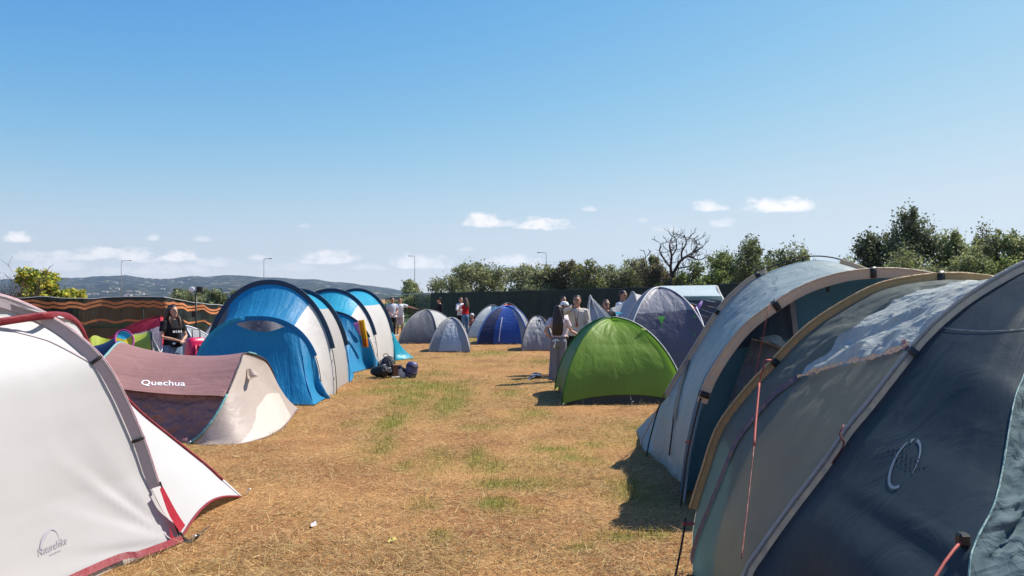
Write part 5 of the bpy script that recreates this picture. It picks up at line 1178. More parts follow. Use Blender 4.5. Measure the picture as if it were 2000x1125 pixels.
mb = MB(); surface_ribbon(mb, bvN, [(1818,634),(1835,640),(1880,646),(1940,648),(2010,643)], .007, 0, 40, .004); mb.build('seam', F_('dark_seam_tape', (.075, .09, .11), trans=.1), tB)
GL_ = [at(1495,704,4.75)] + [hit(x, y, bvB, .05) for x, y in ((1493,760),(1490,830),(1488,880),(1478,1000),(1470,1100))]
cord('guy_line', GL_[:3], STR, tB, .004); cord('guy_line', GL_[1:4], STR, tB, .0065); cord('guy_line', GL_[3:], fabric('dull_red_cord', (.16, .035, .03), 0), tB, .003)
cord('guy_line', [at(1505,703,4.8), at(1495,704,4.75)], STR, tB, .006)
mb = MB(); q = hit(1887,1068,bvN,.02); mb.box(q, (.03, .03, .035), 0, None, .006); mb.build('toggle', BLK, tB)
cord('guy_line', [q, q + np.array((-.12, -.10, -.055)), q + np.array((-.45, -.35, -.32))], STR, tB, .004)
cord('toggle_loop', [at(1648,830,3.2), at(1640,850,3.18), at(1648,868,3.16), at(1625,905,3.15)], fabric('dull_red_cord', (.16, .035, .03), 0), tB, .004)
Z_ = [h for h in [hit(x, y, bvN, .006) for x, y in [(1652,845),(1628,885),(1575,960),(1512,1048),(1470,1105)]] if h is not None]
if len(Z_) > 2: cord('zip_line', Z_, fabric('dull_red_cord', (.25, .05, .045), 0), tB, .004)
cord('pole', [at(1339,1012,4.86), at(1332,1060,4.84), gp(1318,1130)], CORD, tB, .007)
mb = MB(); mb.box(at(1344,1022,4.86), (.07, .03, .014), 0); mb.build('sleeve_end', STR, tB)
# ------------------------------------------------------------------ people
def skin(c): return plain('skin_%02d' % int(c[0] * 100), c, .5, 0, .06, 20, .05)
SK1 = skin((.50, .27, .18)); SK2 = skin((.40, .20, .13))
HAIRD = plain('dark_hair', (.032, .013, .011), .45, 0, .4, 30, .5); HAIRB = plain('brown_hair', (.07, .032, .018), .5, 0, .4, 30, .5)
LIP = plain('lips', (.36, .11, .10), .5); EYE = plain('eye_dark', (.02, .015, .012), .3); SHOE = plain('white_shoe', (.7, .68, .65), .6); SHOEB = plain('dark_shoe', (.03, .03, .03), .6)
def remeshed(mb, vox, smooth=3):
    me = bpy.data.meshes.new('r'); me.from_pydata([tuple(p) for p in np.vstack(mb.v)], [], mb.f); o = bpy.data.objects.new('r', me); COL.objects.link(o)
    m = o.modifiers.new('r', 'REMESH'); m.mode = 'VOXEL'; m.voxel_size = vox
    s = o.modifiers.new('s', 'SMOOTH'); s.factor = .5; s.iterations = smooth
    r = bpy.data.meshes.new_from_object(o.evaluated_get(bpy.context.evaluated_depsgraph_get()))
    bpy.data.objects.remove(o); bpy.data.meshes.remove(me)
    r.polygons.foreach_set('use_smooth', np.ones(len(r.polygons), bool)); return r
def put(name, me, mats, parent, matf=None):
    me.name = name; me.materials.clear()
    for m in (mats if isinstance(mats, list) else [mats]): me.materials.append(m)
    if matf:
        c = np.empty(len(me.polygons) * 3, np.float32); me.polygons.foreach_get('center', c); me.polygons.foreach_set('material_index', matf(c.reshape(-1, 3)).astype(np.int32))
    o = bpy.data.objects.new(name, me); COL.objects.link(o); o.parent = parent; return o
TORSO = [(.80,.150,.100,.0),(.90,.168,.115,.01),(1.00,.146,.102,.0),(1.08,.135,.095,-.005),(1.18,.150,.104,-.005),(1.28,.168,.112,-.005),(1.37,.175,.098,.0),(1.42,.135,.080,.008),(1.455,.07,.062,.012),(1.49,.053,.055,.008),(1.54,.052,.056,.0)]
HEAD = [(1.490,.028,.034,-.052),(1.510,.050,.058,-.034),(1.545,.064,.084,-.012),(1.585,.072,.096,.002),(1.63,.075,.100,.008),(1.67,.068,.090,.012),(1.70,.048,.062,.014),(1.715,.020,.028,.016)]
def person(label, xy, rot, H, top, bottom, hair, arms, sk=SK1, legs=None, head=(0, 0), vox=.011, female=False, sleeve='short', topz=.90, hairlen=0.0, botkind='jeans', z=0.0, extra=None, shoes=SHOE, cat='person', sit=False, curl=(.4, .4)):
    s = H / 1.715; t = thing('person', label, cat, (xy[0], xy[1], z), rot); t.scale = (s, s, s)
    fw = .92 if female else 1.0; hw = 1.04 if female else 1.0
    def tz(v): return v
    legs = legs or [((-.10, -.02, .47), (-.11, .03, .085)), ((.10, -.02, .47), (.11, .03, .085))]
    body = MB(); body.stack([(0, cy, z_, rx * (fw if z_ > 1.1 else hw), ry) for z_, rx, ry, cy in TORSO], 0, 24)
    yaw, pit = head; Rm = np.array(Matrix.Rotation(yaw, 3, 'Z') @ Matrix.Rotation(pit, 3, 'X')); pv = np.array((0, .005, 1.52))
    def hd(p): return (np.asarray(p, float) - pv) @ Rm.T + pv
    hb = MB(); hb.stack([(0, cy, z_, rx, ry) for z_, rx, ry, cy in HEAD], 0, 24)
    hb.tube([(0, -.088, 1.625), (0, -.103, 1.598), (0, -.112, 1.583), (0, -.095, 1.575)], [.009, .012, .015, .009], 0, 8)     # nose
    hb.ball((0, -.092, 1.535), (.022, .012, .012)); hb.ball((0, -.082, 1.505), (.024, .016, .014))
    for sx in (-1, 1): hb.ball((sx * .077, .014, 1.592), (.009, .020, .032)); hb.ball((sx * .03, -.086, 1.637), (.024, .010, .008))
    for V in hb.v: V[:] = hd(V)
    for V, m0 in zip(hb.v, range(len(hb.v))): pass
    n0 = body.n; body.v += hb.v; body.uv += hb.uv; body.f += [tuple(i + n0 for i in f) for f in hb.f]; body.m += hb.m; body.sm += hb.sm; body.n += hb.n
    sh = [np.array((-.178 * fw, .004, 1.385)), np.array((.178 * fw, .004, 1.385))]
    for k in (0, 1):
        el, wr = (np.array(p, float) for p in arms[k]); S_ = sh[k]
        body.tube([S_ * (.75, 1, 1), S_, (S_ + el) / 2, el, (el * .55 + wr * .45), wr], np.array([.055, .052, .045, .036, .036, .024]) * (.88 if female else 1), 0, 10)
        d = wr - el; d /= np.linalg.norm(d); sx = -1 if k == 0 else 1
        side = np.cross(d, (0, 0, 1.0)) if abs(d[2]) < .8 else np.array((0, -1.0, 0)); side = side - d * np.dot(side, d); side /= np.linalg.norm(side); nrm_ = np.cross(side, d)
        pm = wr + d * .09; body.tube([wr - d * .01, wr + d * .04, pm], [.024, .036, .034], 0, 8, nrm_, [.018, .015, .012])
        for q, (o_, l) in enumerate(((-.027, .068), (-.009, .078), (.009, .072), (.026, .056))):
            b0 = pm - d * .012 + side * o_; c1 = curl[k]; m1 = b0 + d * l * .5 - nrm_ * l * .2 * c1; m2 = m1 + (d * (1 - c1) - nrm_ * c1) * l * .5
            body.tube([b0, m1, m2], [.0092, .0088, .0075], 0, 6)
        b0 = wr + d * .03 - side * .026 ; body.tube([b0, b0 + d * .025 - side * .03, b0 + d * .055 - side * .034 - nrm_ * .01], [.012, .011, .009], 0, 6)
    for k, (kn, an) in enumerate(legs):
        hp_ = np.array((-.088 if k == 0 else .088, .0, .86)); kn, an = np.array(kn), np.array(an)
        body.tube([hp_ + (0, 0, .04), (hp_ + kn) / 2, kn, kn * .65 + an * .35 + (0, .012, 0), an], [.092, .076, .055, .056, .036], 0, 12)
        fd = np.array((0.0, -1, 0)) if not sit else np.array((0, -.3, .95)); body.tube([an + (0, .03, -.045), an + fd * .07 + (0, 0, -.05), an + fd * .17 + (0, 0, -.062)], [.036, .036, .026], 0, 8)
    def feat(c):
        q = (c - pv) @ Rm + pv; m = np.zeros(len(c))
        for sx in (-1, 1): m[((q[:, 0] - sx * .030) / .017) ** 2 + ((q[:, 2] - 1.613) / .008) ** 2 + (q[:, 1] > -.06) * 9 < 1] = 2
        m[(q[:, 0] / .026) ** 2 + ((q[:, 2] - 1.541) / .0085) ** 2 + (q[:, 1] > -.06) * 9 < 1] = 1
        for sx in (-1, 1): m[(np.abs(q[:, 0] - sx * .031) < .024) & (np.abs(q[:, 2] - 1.640) < .006) & (q[:, 1] < -.06)] = 3
        return m
    me = remeshed(body, vox, 2); put('body', me, [sk, LIP, EYE, HAIRD], t, feat)
    # top
    if top is not None:
        mb = MB(); mb.stack([(0, cy, z_, rx * (fw if z_ > 1.1 else hw) + .020 + .012 * max(0, 1.25 - z_) * 3 * (not female), ry + .020 + (.022 if female and 1.2 < z_ < 1.32 else 0)) for z_, rx, ry, cy in [(topz, .162, .110, .004)] + [q for q in TORSO if topz < q[0] < 1.43] + [(1.445, .085, .068, .012)]], 0, 24)
        for k in (0, 1):
            el, wr = (np.array(p, float) for p in arms[k]); S_ = sh[k]
            if sleeve == 'short': e = S_ + (el - S_) * .62; mb.tube([S_ * (.7, 1, 1), S_, e], [.07, .074, .068], 0, 12)
            elif sleeve == 'long': mb.tube([S_ * (.7, 1, 1), S_, (S_ + el) / 2, el, el * .5 + wr * .5, wr], [.07, .072, .062, .055, .05, .040], 0, 12)
        put('top', remeshed(mb, vox, 3), top[0] if not isinstance(top, list) else top, t, top[1] if isinstance(top, tuple) and len(top) > 1 else None)
    if bottom is not None:
        mb = MB(); mb.stack([(0, 0, .80, .16 * hw, .112), (0, .008, .90, .178 * hw, .124), (0, .003, .97, .160 * hw, .114), (0, 0, 1.01, .150 * hw, .108)], 0, 24)
        for k, (kn, an) in enumerate(legs):
            hp_ = np.array((-.088 if k == 0 else .088, .0, .86)); kn, an = np.array(kn), np.array(an)
            if botkind == 'shorts': e = kn + (hp_ - kn) * .05; mb.tube([hp_ + (0, 0, .06), (hp_ + e) / 2, e], [.10, .096, .092], 0, 14)
            elif botkind == 'wide': mb.tube([hp_ + (0, 0, .06), (hp_ + kn) / 2, kn, (kn + an) / 2, an - (0, 0, .04)], [.10, .105, .105, .112, .118], 0, 14)
            else: mb.tube([hp_ + (0, 0, .06), (hp_ + kn) / 2, kn, (kn + an) / 2, an - (0, 0, .02)], [.10, .088, .070, .066, .058], 0, 14)
        put('trousers', remeshed(mb, vox, 3), bottom, t)
    if shoes is not None and not sit:
        for k, (kn, an) in enumerate(legs):
            an = np.array(an); mb = MB(); mb.tube([an + (0, .045, -.05), an + (0, -.06, -.045), an + (0, -.17, -.055), an + (0, -.20, -.06)], [.034, .046, .044, .02], 0, 10, (0, 0, 1), [.042, .045, .034, .02]); put('shoe', remeshed(mb, vox, 1), shoes, t)
    if hair is not None:
        mb = MB(); mb.stack([(0, cy + .008, z_, rx, ry) for z_, rx, ry, cy in [(1.58, .074, .070, .046), (1.62, .081, .080, .038), (1.665, .081, .094, .024), (1.70, .066, .084, .016), (1.725, .034, .046, .016)]], 0, 20)
        mb.stack([(0, .055, 1.53, .06, .03), (0, .055, 1.57, .078, .05), (0, .04, 1.62, .08, .065)], 0, 16)
        if hairlen:
            zb = 1.62 - hairlen; mb.stack([(0, .075, 1.68, .06, .04), (0, .085, 1.60, .092, .05), (0, .115, 1.45, .118, .05), (.004, .135, 1.30, .125, .045), (.012, .13, (zb + 1.3) / 2, .128, .04), (.016, .12, zb + .04, .118, .03), (.02, .115, zb, .095, .018)], 0, 20)
            for sx in (-1, 1): mb.tube([(sx * .07, .0, 1.68), (sx * .088, .01, 1.60), (sx * .10, .03, 1.48), (sx * .12, .06, 1.36)], [.02, .03, .034, .02], 0, 8)
        for V in mb.v:
            if not hairlen: V[:] = hd(V)
            else: V[:] = hd(V) * np.clip((V[:, 2:3] - 1.4) / .2, 0, 1) + V * (1 - np.clip((V[:, 2:3] - 1.4) / .2, 0, 1))
        put('hair', remeshed(mb, vox * .9, 1), hair, t)
    if extra: extra(t, hd)
    return t
def addp(t, name, mb, mat):     # a part given in the person's own coordinates
    me = bpy.data.meshes.new(name); me.from_pydata([tuple(p) for p in np.vstack(mb.v)], [], mb.f); me.polygons.foreach_set('use_smooth', np.ones(len(me.polygons), bool)); me.polygons.foreach_set('material_index', mb.m)
    for m in (mat if isinstance(mat, list) else [mat]): me.materials.append(m)
    o = bpy.data.objects.new(name, me); COL.objects.link(o); o.parent = t; return o
def fb(name, c): return fabric(name, c, .05, .85, .2, .6, (6, 3), 18, .06, .2)
BLKT = fb('black_tee', (.013, .012, .014)); WHT_T = fb('white_tee', (.74, .73, .74)); BEIT = fb('beige_sweat', (.60, .53, .45)); PNKT = fb('pale_pink_tee', (.66, .52, .58)); REDT = fb('red_tee', (.55, .012, .02)); JEAN = fb('light_jeans', (.20, .28, .40)); JEAN2 = fb('blue_jeans', (.15, .25, .38)); GTR = fb('grey_trousers', (.20, .19, .21)); BKT = fb('black_trousers', (.014, .014, .016)); PSH = fb('pale_shorts', (.52, .44, .46)); BLG = fb('blue_grey_tee', (.50, .52, .60)); PRN = plain('white_tee_print', (.8, .8, .8), .7)
def capx(col):
    def f(t, hd):
        mb = MB(); mb.stack([(0, .012, 1.655, .090, .112), (0, .012, 1.70, .086, .105), (0, .014, 1.74, .062, .078), (0, .016, 1.755, .025, .03)], 0, 20); mb.stack([(0, -.12, 1.652, .072, .075), (0, -.125, 1.664, .070, .072)], 0, 16)
        mb.v = [hd(V) for V in mb.v]; addp(t, 'cap', mb, col)
    return f
def girl_extra(t, hd):
    mb = MB()
    for x0, w in ((-.085, .045), (-.030, .03), (.01, .05), (.065, .04)):
        for z0 in (1.225, 1.205): mb.box((x0 + w / 2, -.152, z0), (w * .8, .006, .014))
    addp(t, 'tee_print', mb, PRN)
    mb = MB(); mb.stack([(0, 0, -.075, .10, .035), (0, 0, -.04, .125, .05), (0, 0, .04, .12, .05), (0, 0, .07, .09, .035)], 0, 16, (np.eye(3), (-.02, -.17, 1.0))); mb.tube([(-.12, -.14, 1.04), (-.18, 0, 1.05), (-.1, .12, 1.05), (.1, .12, 1.05), (.18, 0, 1.05), (.1, -.14, 1.04)], .012, 0, 6)
    addp(t, 'belt_bag', mb, BLKT)
    mb = MB(); mb.ball((-.09, -.222, 1.0), (.035, .01, .02)); addp(t, 'bag_badge', mb, PRN)
    mb = MB(); mb.tube([hd((.05, -.02, 1.56)), (.10, -.075, 1.46), (.085, -.12, 1.34), (.06, -.135, 1.26)], [.02, .026, .026, .012], 0, 8); mb.tube([hd((-.06, 0, 1.56)), (-.10, -.06, 1.44), (-.09, -.12, 1.32)], [.02, .024, .01], 0, 8); addp(t, 'front_locks', mb, HAIRB)
person('girl in black printed tee, belt bag and pale jeans standing by the striped fence', gxy(337, 14.0), R(52), 1.58, (BLKT,), JEAN, HAIRD, [((-.24, -.05, 1.12), (-.05, -.24, 1.06)), ((.24, -.06, 1.12), (.06, -.26, 1.05))], SK1, None, (R(14), R(4)), .010, True, 'short', .96, .30, 'jeans', 0, girl_extra)
def woman_extra(t, hd):
    mb = MB(); mb.tube([(-.02, .13, .93), (.05, .15, .96), (.12, .14, .92)], .014, 0, 6); mb.tube([(.05, .145, .95), (.07, .16, .85), (.09, .155, .78)], [.014, .012, .02], 0, 6); addp(t, 'waist_tie', mb, PRN)
person('woman with long dark hair seen from behind in pale pink tee and grey wide trousers', gxy(1091, 16.2), R(172), 1.56, (PNKT,), GTR, HAIRD, [((-.27, -.10, 1.14), (-.46, -.16, 1.04)), ((.30, .10, 1.14), (.17, -.05, .97))], SK1, None, (R(-18), R(0)), .010, True, 'short', 1.02, .58, 'wide', 0, woman_extra)
def man_extra(t, hd):
    mb = MB(); mb.tube([(-.055, -.06, 1.45), (-.04, -.13, 1.34), (-.005, -.145, 1.12)], .006, 0, 5); mb.tube([(.055, -.06, 1.45), (.035, -.13, 1.34), (.0, -.145, 1.12)], .006, 0, 5); mb.box((0, -.150, 1.09), (.05, .008, .07)); addp(t, 'lanyard', mb, plain('rust_lanyard', (.30, .09, .03), .6))
person('man in beige sweatshirt with a lanyard touching his mouth', gxy(1127, 17.4), R(-8), 1.765, (BEIT,), BKT, HAIRD, [((-.33, -.14, 1.33), (-.10, -.20, 1.46)), ((.25, .02, 1.12), (.14, -.16, .96))], SK2, None, (R(-6), R(-2)), .010, False, 'long', .86, 0, 'jeans', 0, man_extra, SHOEB)
person('person in white cap almost hidden behind the long-haired woman', gxy(1103, 17.9), R(60), 1.60, (WHT_T,), BKT, HAIRB, [((-.24, 0, 1.12), (-.2, -.14, .95)), ((.24, 0, 1.12), (.2, -.14, .95))], SK1, None, (0, 0), .013, True, 'short', .9, .2, 'jeans', 0, capx(WHT_T), SHOEB)
person('dark-haired person far behind the woman in the pale pink tee', gxy(1101, 27), R(30), 1.76, (BLKT,), BKT, HAIRD, [((-.24, 0, 1.12), (-.24, -.05, .9)), ((.24, 0, 1.12), (.24, -.05, .9))], SK2, None, (0, 0), .014, False, 'short', .9, 0, 'jeans', 0, None, SHOEB)
def shades(t, hd):
    mb = MB()
    for sx in (-1, 1): mb.ball(hd((sx * .036, -.094, 1.612)), (.030, .012, .019))
    mb.tube([hd((-.08, 0, 1.62)), hd((-.066, -.085, 1.62)), hd((.066, -.085, 1.62)), hd((.08, 0, 1.62))], .005, 0, 5); addp(t, 'sunglasses', mb, plain('black_lens', (.01, .01, .012), .12))
person('man in dark sunglasses, only his head above the pointed grey tent', gxy(1184, 18.75), R(18), 1.67, (BLKT,), BKT, HAIRB, [((-.24, 0, 1.12), (-.2, -.14, .95)), ((.24, 0, 1.12), (.2, -.14, .95))], SK2, None, (0, 0), .010, False, 'short', .9, 0, 'jeans', 0, shades, SHOEB)
person('tall man in white tee whose head shows above the pale tunnel tent', gxy(1216, 21.9), R(50), 1.91, (WHT_T,), BKT, HAIRD, [((-.24, 0, 1.12), (-.24, -.05, .9)), ((.24, 0, 1.12), (.24, -.05, .9))], SK2, None, (0, R(12)), .012, False, 'short', .9, 0, 'jeans', 0, None, SHOEB)
person('man in white tee and pale shorts stretching his arm out to the side', gxy(781, 36.2), R(14), 1.72, (WHT_T,), PSH, HAIRD, [((-.26, -.05, 1.12), (-.20, -.18, .95)), ((.45, -.06, 1.30), (.70, -.12, 1.24))], SK2, None, (R(10), 0), .013, False, 'short', .84, 0, 'shorts')
person('man in blue-grey tee and dark trousers left of the man stretching out his arm', gxy(766, 35.6), R(35), 1.74, (BLG,), BKT, HAIRD, [((-.25, 0, 1.13), (-.16, -.2, 1.0)), ((.24, -.05, 1.13), (.08, -.24, 1.02))], SK2, None, (R(10), 0), .013, False, 'short', .84, 0, 'jeans')
def hat(t, hd):
    mb = MB(); mb.stack([(0, .01, 1.66, .15, .16), (0, .01, 1.675, .15, .16), (0, .01, 1.68, .09, .11), (0, .012, 1.75, .08, .10), (0, .012, 1.77, .05, .06)], 0, 20); mb.v = [hd(V) for V in mb.v]; addp(t, 'hat', mb, BLKT)
person('person in black long-sleeved top and dark hat walking before the fence', gxy(858, 37.5), R(-55), 1.72, (BLKT,), BKT, HAIRD, [((-.24, 0, 1.12), (-.2, -.14, .95)), ((.24, 0, 1.12), (.2, -.14, .95))], SK1, None, (R(-8), R(4)), .014, False, 'long', .84, 0, 'jeans', 0, hat, SHOEB)
person('woman with loose brown hair in red top and blue jeans', gxy(909, 36), R(-140), 1.72, (REDT,), JEAN2, HAIRB, [((-.20, -.22, 1.18), (-.02, -.36, 1.30)), ((.22, -.22, 1.16), (.06, -.4, 1.18))], SK1, None, (R(10), R(6)), .013, True, 'none', .98, .34, 'jeans', 0, None, SHOEB)
person('person in white long-sleeved top hugging the woman in red', gxy(900, 36.7), R(40), 1.75, (WHT_T,), BKT, HAIRB, [((-.30, -.10, 1.16), (-.12, -.26, 1.12)), ((.22, -.22, 1.2), (.05, -.36, 1.24))], SK1, None, (R(-10), R(8)), .013, False, 'long', .9, 0, 'jeans', 0, None, SHOEB)
def seat_extra(t, hd): capx(WHT_T)(t, hd)
person('person in white cap sitting low on the ground behind the woman in red', gxy(922, 36.9), R(30), 1.7, (fb('brick_top', (.30, .10, .08)),), BKT, HAIRB, [((-.24, -.1, 1.12), (-.14, -.32, 1.0)), ((.24, -.1, 1.12), (.14, -.32, 1.0))], SK2, [((-.14, -.40, 1.02), (-.13, -.46, .78)), ((.14, -.40, 1.02), (.13, -.46, .78))], (0, 0), .014, False, 'short', .84, 0, 'jeans', -.72, seat_extra, None, 'person', True)

# ------------------------------------------------------------------ small things on the ground
BPK = fabric('black_nylon', (.013, .012, .014), .02, .5, .3, .6, crs=14); GRC = fabric('grey_pad', (.45, .45, .50), .05, .8, .2, .4, crs=12)
dx, dy = gxy(752, 17.3)
t = thing('backpack', 'black backpack with pale back padding leaning by the farther blue tent', 'backpack', (dx, dy, 0))
mb = MB(); M = (np.array(Matrix.Rotation(R(-14), 3, 'X') @ Matrix.Rotation(R(8), 3, 'Y')), (dx + .02, dy, .03)); mb.stack([(0, 0, 0, .155, .11), (0, 0, .06, .175, .125), (0, .0, .20, .17, .125), (0, .01, .32, .145, .11), (0, .02, .40, .10, .08), (0, .03, .43, .04, .04)], 0, 20, M, 2.8)
V = mb.v[0]; V += .008 * np.stack([vnoise(V[:, 0] * 14, V[:, 1] * 14, V[:, 2] * 14, k) for k in range(3)], 1); mb.build('body', BPK, t)
mb = MB(); mb.tube([(dx - .04, dy + .1, .42), (dx - .04, dy + .1, .48), (dx + .04, dy + .1, .485), (dx + .05, dy + .1, .42)], .009, 0, 6, n=14); mb.build('handle', BPK, t)
for sx in (-1, 1): mb = MB(); mb.tube([(dx + sx * .07, dy - .05, .36), (dx + sx * .11, dy - .17, .28), (dx + sx * .10, dy - .17, .16), (dx + sx * .12, dy - .10, .07)], .024, 0, 8, (0, -1, 0), .009, n=16); mb.build('strap', BPK, t)
mb = MB(); mb.stack([(0, 0, -.03, .05, .02), (0, 0, 0, .065, .03), (0, 0, .03, .05, .02)], 0, 14, (np.eye(3), (dx - .02, dy - .13, .25))); mb.stack([(0, 0, -.05, .035, .02), (0, 0, 0, .05, .03), (0, 0, .06, .03, .015)], 0, 14, (np.eye(3), (dx + .13, dy - .19, .16))); mb.build('back_pad', GRC, t)
cx_, cy_ = gxy(746, 16.95)
t = thing('duffel_bag', 'black barrel bag lying against the front of the backpack', 'bag', (cx_, cy_, 0))
mb = MB(); mb.tube([(cx_ - .19, cy_ + .02, .13), (cx_ - .16, cy_, .14), (cx_ + .12, cy_ - .02, .15), (cx_ + .16, cy_ - .02, .14)], [.07, .125, .135, .08], 0, 18, n=16); V = mb.v[0]; V += .006 * np.stack([vnoise(V[:, 0] * 16, V[:, 1] * 16, V[:, 2] * 16, k) for k in range(3)], 1); V[:, 2] = np.maximum(V[:, 2], .012); mb.build('body', BPK, t)
mb = MB(); mb.tube([(cx_ - .10, cy_ - .09, .20), (cx_ - .06, cy_ - .08, .29), (cx_ + .06, cy_ - .09, .29), (cx_ + .09, cy_ - .11, .21)], .008, 0, 6, n=14); mb.build('handle', BPK, t)
bx_, by_ = gxy(776, 17.2)
t = thing('carton', 'brown cardboard carton with a pale flap between the bags', 'box', (bx_, by_, 0)); CBD = plain('cardboard', (.20, .085, .045), .9, 0, .2); CBP = plain('pale_card', (.62, .55, .45), .9)
mb = MB(); mb.box((bx_, by_, .14), (.20, .16, .26), 0, np.array(Matrix.Rotation(R(12), 3, 'Z')), .006); mb.build('box', CBD, t)
mb = MB(); mb.box((bx_ - .0, by_ - .14, .018), (.19, .12, .012), 0, np.array(Matrix.Rotation(R(9), 3, 'Z') @ Matrix.Rotation(R(8), 3, 'X'))); mb.build('flap', CBP, t)
wx, wy = gxy(789, 17.0)
t = thing('shopping_bag', 'white printed carrier bag slumped between carton and sleeping bag roll', 'bag', (wx, wy, 0))
mb = MB(); mb.stack([(0, 0, .01, .06, .06), (0, 0, .05, .085, .07), (.005, 0, .13, .085, .065), (-.01, 0, .21, .07, .05), (-.025, .01, .27, .045, .03), (-.03, .01, .28, .02, .015)], 0, 18, (np.array(Matrix.Rotation(R(-12), 3, 'Y')), (wx, wy, 0)))
V = mb.v[0]; V += .014 * np.stack([vnoise(V[:, 0] * 17, V[:, 1] * 17, V[:, 2] * 17, k) for k in range(3)], 1); mb.m = [1 if (np.mean([V[i][2] for i in f]) > .17 or .095 < np.mean([V[i][2] for i in f]) < .115) else 0 for f in mb.f]; mb.build('bag', [fabric('white_plastic', (.66, .62, .66), .2, .4, .3, .8), BPK], t)
px_, py_ = gxy(801, 17.0)
t = thing('sleeping_bag_roll', 'purple-blue rolled sleeping bag standing upright at the end of the luggage', 'sleeping bag', (px_, py_, 0))
SLB = fabric('violet_nylon', (.055, .052, .14), .05, .4, .3, .6, crs=10, spec=.6)
M = (np.array(Matrix.Rotation(R(10), 3, 'Y')), (px_, py_, .01)); mb = MB(); mb.stack([(0, 0, 0, .08, .08), (0, 0, .02, .118, .118), (0, 0, .10, .128, .128), (0, 0, .19, .130, .130), (0, 0, .28, .122, .122), (0, 0, .335, .09, .09), (0, 0, .35, .03, .03)], 0, 24, M); V = mb.v[0]; V += .006 * np.stack([vnoise(V[:, 0] * 20, V[:, 1] * 20, V[:, 2] * 20, k) for k in range(3)], 1); mb.build('roll', SLB, t)
for z_ in (.10, .25): mb = MB(); mb.stack([(0, 0, z_ - .012, .131, .131), (0, 0, z_ - .01, .136, .136), (0, 0, z_ + .01, .136, .136), (0, 0, z_ + .012, .131, .131)], 0, 24, M); mb.build('strap', BPK, t)
# suitcase
sx_, sy_ = gxy(383, 15.6)
t = thing('suitcase', 'glossy pink-red suitcase standing beside the front blue tunnel tent', 'suitcase', (sx_, sy_, 0), R(50)); t.scale = (1.15, 1.15, 1.15)
PKS = plain('pink_red_shell', (.55, .012, .07), .3, 0, .06, 8, .05, .6)
mb = MB(); mb.stack([(0, 0, .05, .14, .08), (0, 0, .08, .175, .11), (0, 0, .45, .178, .115), (0, 0, .74, .172, .11), (0, 0, .80, .14, .085), (0, 0, .815, .08, .05)], 0, 28, None, 3.4); mb.build('shell', PKS, t, (0, 0, 0))
mb = MB()
for k in (-1, 0, 1): mb.tube([(k * .07, -.118, .12), (k * .07, -.120, .70)], .008, 0, 6)
mb.build('ridge', PKS, t, (0, 0, 0))
mb = MB(); mb.tube([(-.07, 0, .80), (-.07, 0, .95), (.07, 0, .95), (.07, 0, .80)], .011, 0, 8); mb.build('handle', BLK, t, (0, 0, 0))
for a in (-1, 1):
    for b in (-1, 1): mb = MB(); mb.tube([(a * .12 - .012, b * .07, .028), (a * .12 + .012, b * .07, .028)], .028, 0, 12); mb.build('wheel', BLK, t, (0, 0, 0))
# litter
g = sheet([[gp(1030, 740) + np.array((0, 0, .01)), gp(1042, 733) + np.array((0, 0, .05)), gp(1057, 731) + np.array((0, 0, .03))], [gp(1032, 744) + np.array((0, 0, .01)), gp(1046, 741) + np.array((0, 0, .07)), gp(1058, 737) + np.array((0, 0, .02))]], 30, 20, 0, wr=.02, wf=(12, 12), edge=False); mb = MB(); mb.grid(g); tag(mb.build('garment', fabric('grey_garment', (.16, .16, .18), .05, .8, .3, .6)), 'crumpled grey garment dropped on the straw beside the woman', 'clothing')
g = sheet([[gp(608, 1032) + np.array((0, 0, .015)), gp(619, 1031) + np.array((0, 0, .02))], [gp(607, 1027) + np.array((0, 0, .015)), gp(617, 1026) + np.array((0, 0, .03))]], 8, 6, 0, wr=.01, wf=(40, 40), edge=False); mb = MB(); mb.grid(g); tag(mb.build('paper_scrap', plain('white_paper', (.75, .74, .72), .8)), 'small white paper scrap lying on the straw in front of the white tent', 'litter')
g = sheet([[gp(758, 1062) + np.array((0, 0, .012)), gp(776, 1060) + np.array((0, 0, .02))], [gp(757, 1058) + np.array((0, 0, .012)), gp(772, 1056) + np.array((0, 0, .025))]], 8, 6, 0, wr=.008, wf=(40, 40), edge=False); mb = MB(); mb.grid(g); tag(mb.build('paper_scrap', plain('yellow_paper', (.70, .58, .16), .8)), 'yellowed scrap lying on the straw near the middle of the picture', 'litter')
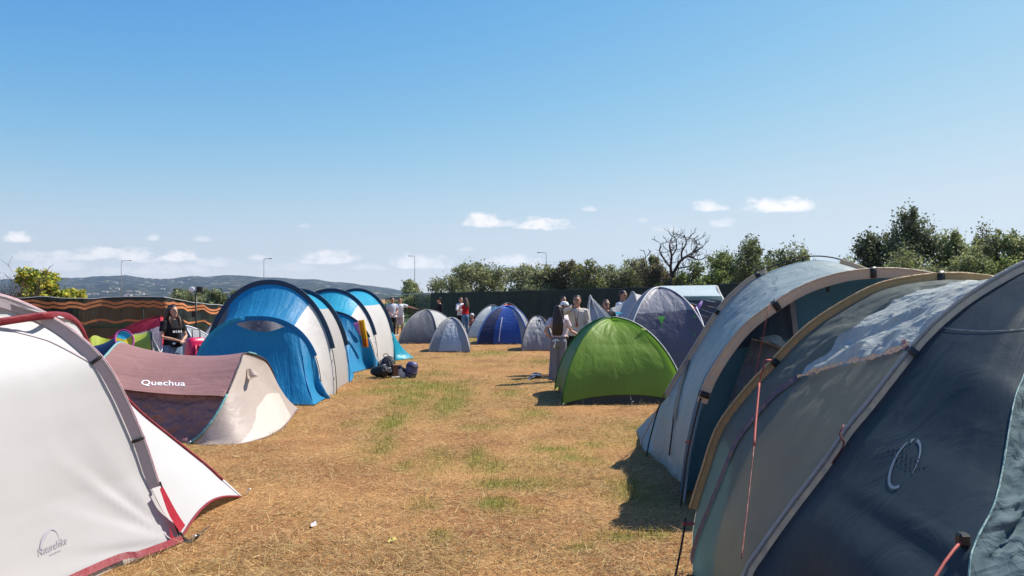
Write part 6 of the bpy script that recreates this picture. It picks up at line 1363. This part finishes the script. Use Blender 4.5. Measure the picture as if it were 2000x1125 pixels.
# curved tent poles and folding rods by the person in black
for a, b, c, d_ in (((770,630),(822,602),(862,622),34.5), ((790,626),(825,608),(856,618),34.2)):
    P_ = crv([at(*a, d_), at((a[0] + b[0]) / 2 - 2, (a[1] + b[1]) / 2 - 6, d_), at(*b, d_), at((c[0] + b[0]) / 2 + 2, (c[1] + b[1]) / 2 - 4, d_), at(*c, d_), gp(c[0] + 8, 583 + 1555 * 1.7 / d_)], 40); P_ = np.vstack([gp(a[0] - 10, 583 + 1555 * 1.7 / d_), P_]); mb = MB(); mb.tube(P_, .012, 0, 6)
    tag(mb.build('tent_pole', plain('fibre_pole', (.17, .12, .06), .5)), 'bare bent tent pole arching above the grey tent with dark door panel', 'pole', 'bare bent tent poles')
for x0, x1 in ((861, 868), (865, 872)): mb = MB(); mb.tube([at(x0, 622, 33), at(x1, 643, 32.6), gp(x1 + 6, 583 + 1555 * 1.7 / 32.4)], .022, 0, 6); tag(mb.build('yellow_rod', plain('yellow_plastic', (.62, .60, .05), .5)), 'slanting yellow rod between the two far grey tents', 'rod', 'yellow rods between the far grey tents')
q = at(811, 621, 30.9); mb = MB(); mb.stack([(0, 0, -q[2] + .02, .12, .12), (0, 0, -.5, .16, .15), (0, 0, -.1, .16, .15), (0, 0, .08, .12, .12), (0, 0, .13, .05, .05)], 0, 16, (np.eye(3), q)); V = mb.v[0]; V += .02 * np.stack([vnoise(V[:, 0] * 9, V[:, 1] * 9, V[:, 2] * 9, k) for k in range(3)], 1); tag(mb.build('white_sack', fabric('white_sack_cloth', (.72, .70, .64), .2)), 'tall white sack showing beside the grey tent with dark door panel', 'sack')

# ------------------------------------------------------------------ haze
m, nt, N, L = nodes('haze_air'); out = N('ShaderNodeOutputMaterial'); pv_ = N('ShaderNodeVolumePrincipled'); pv_.inputs['Color'].default_value = (.55, .74, 1.0, 1); pv_.inputs['Density'].default_value = HAZE_D = 0.00013; pv_.inputs['Anisotropy'].default_value = .3
L(pv_.outputs[0], out.inputs['Volume'])
mb = MB(); mb.box((0, 800, 68), (9000, 4800, 144)); tag(mb.build('haze', m), 'pale daylight haze over the field and the far hills', None, None, 'stuff')
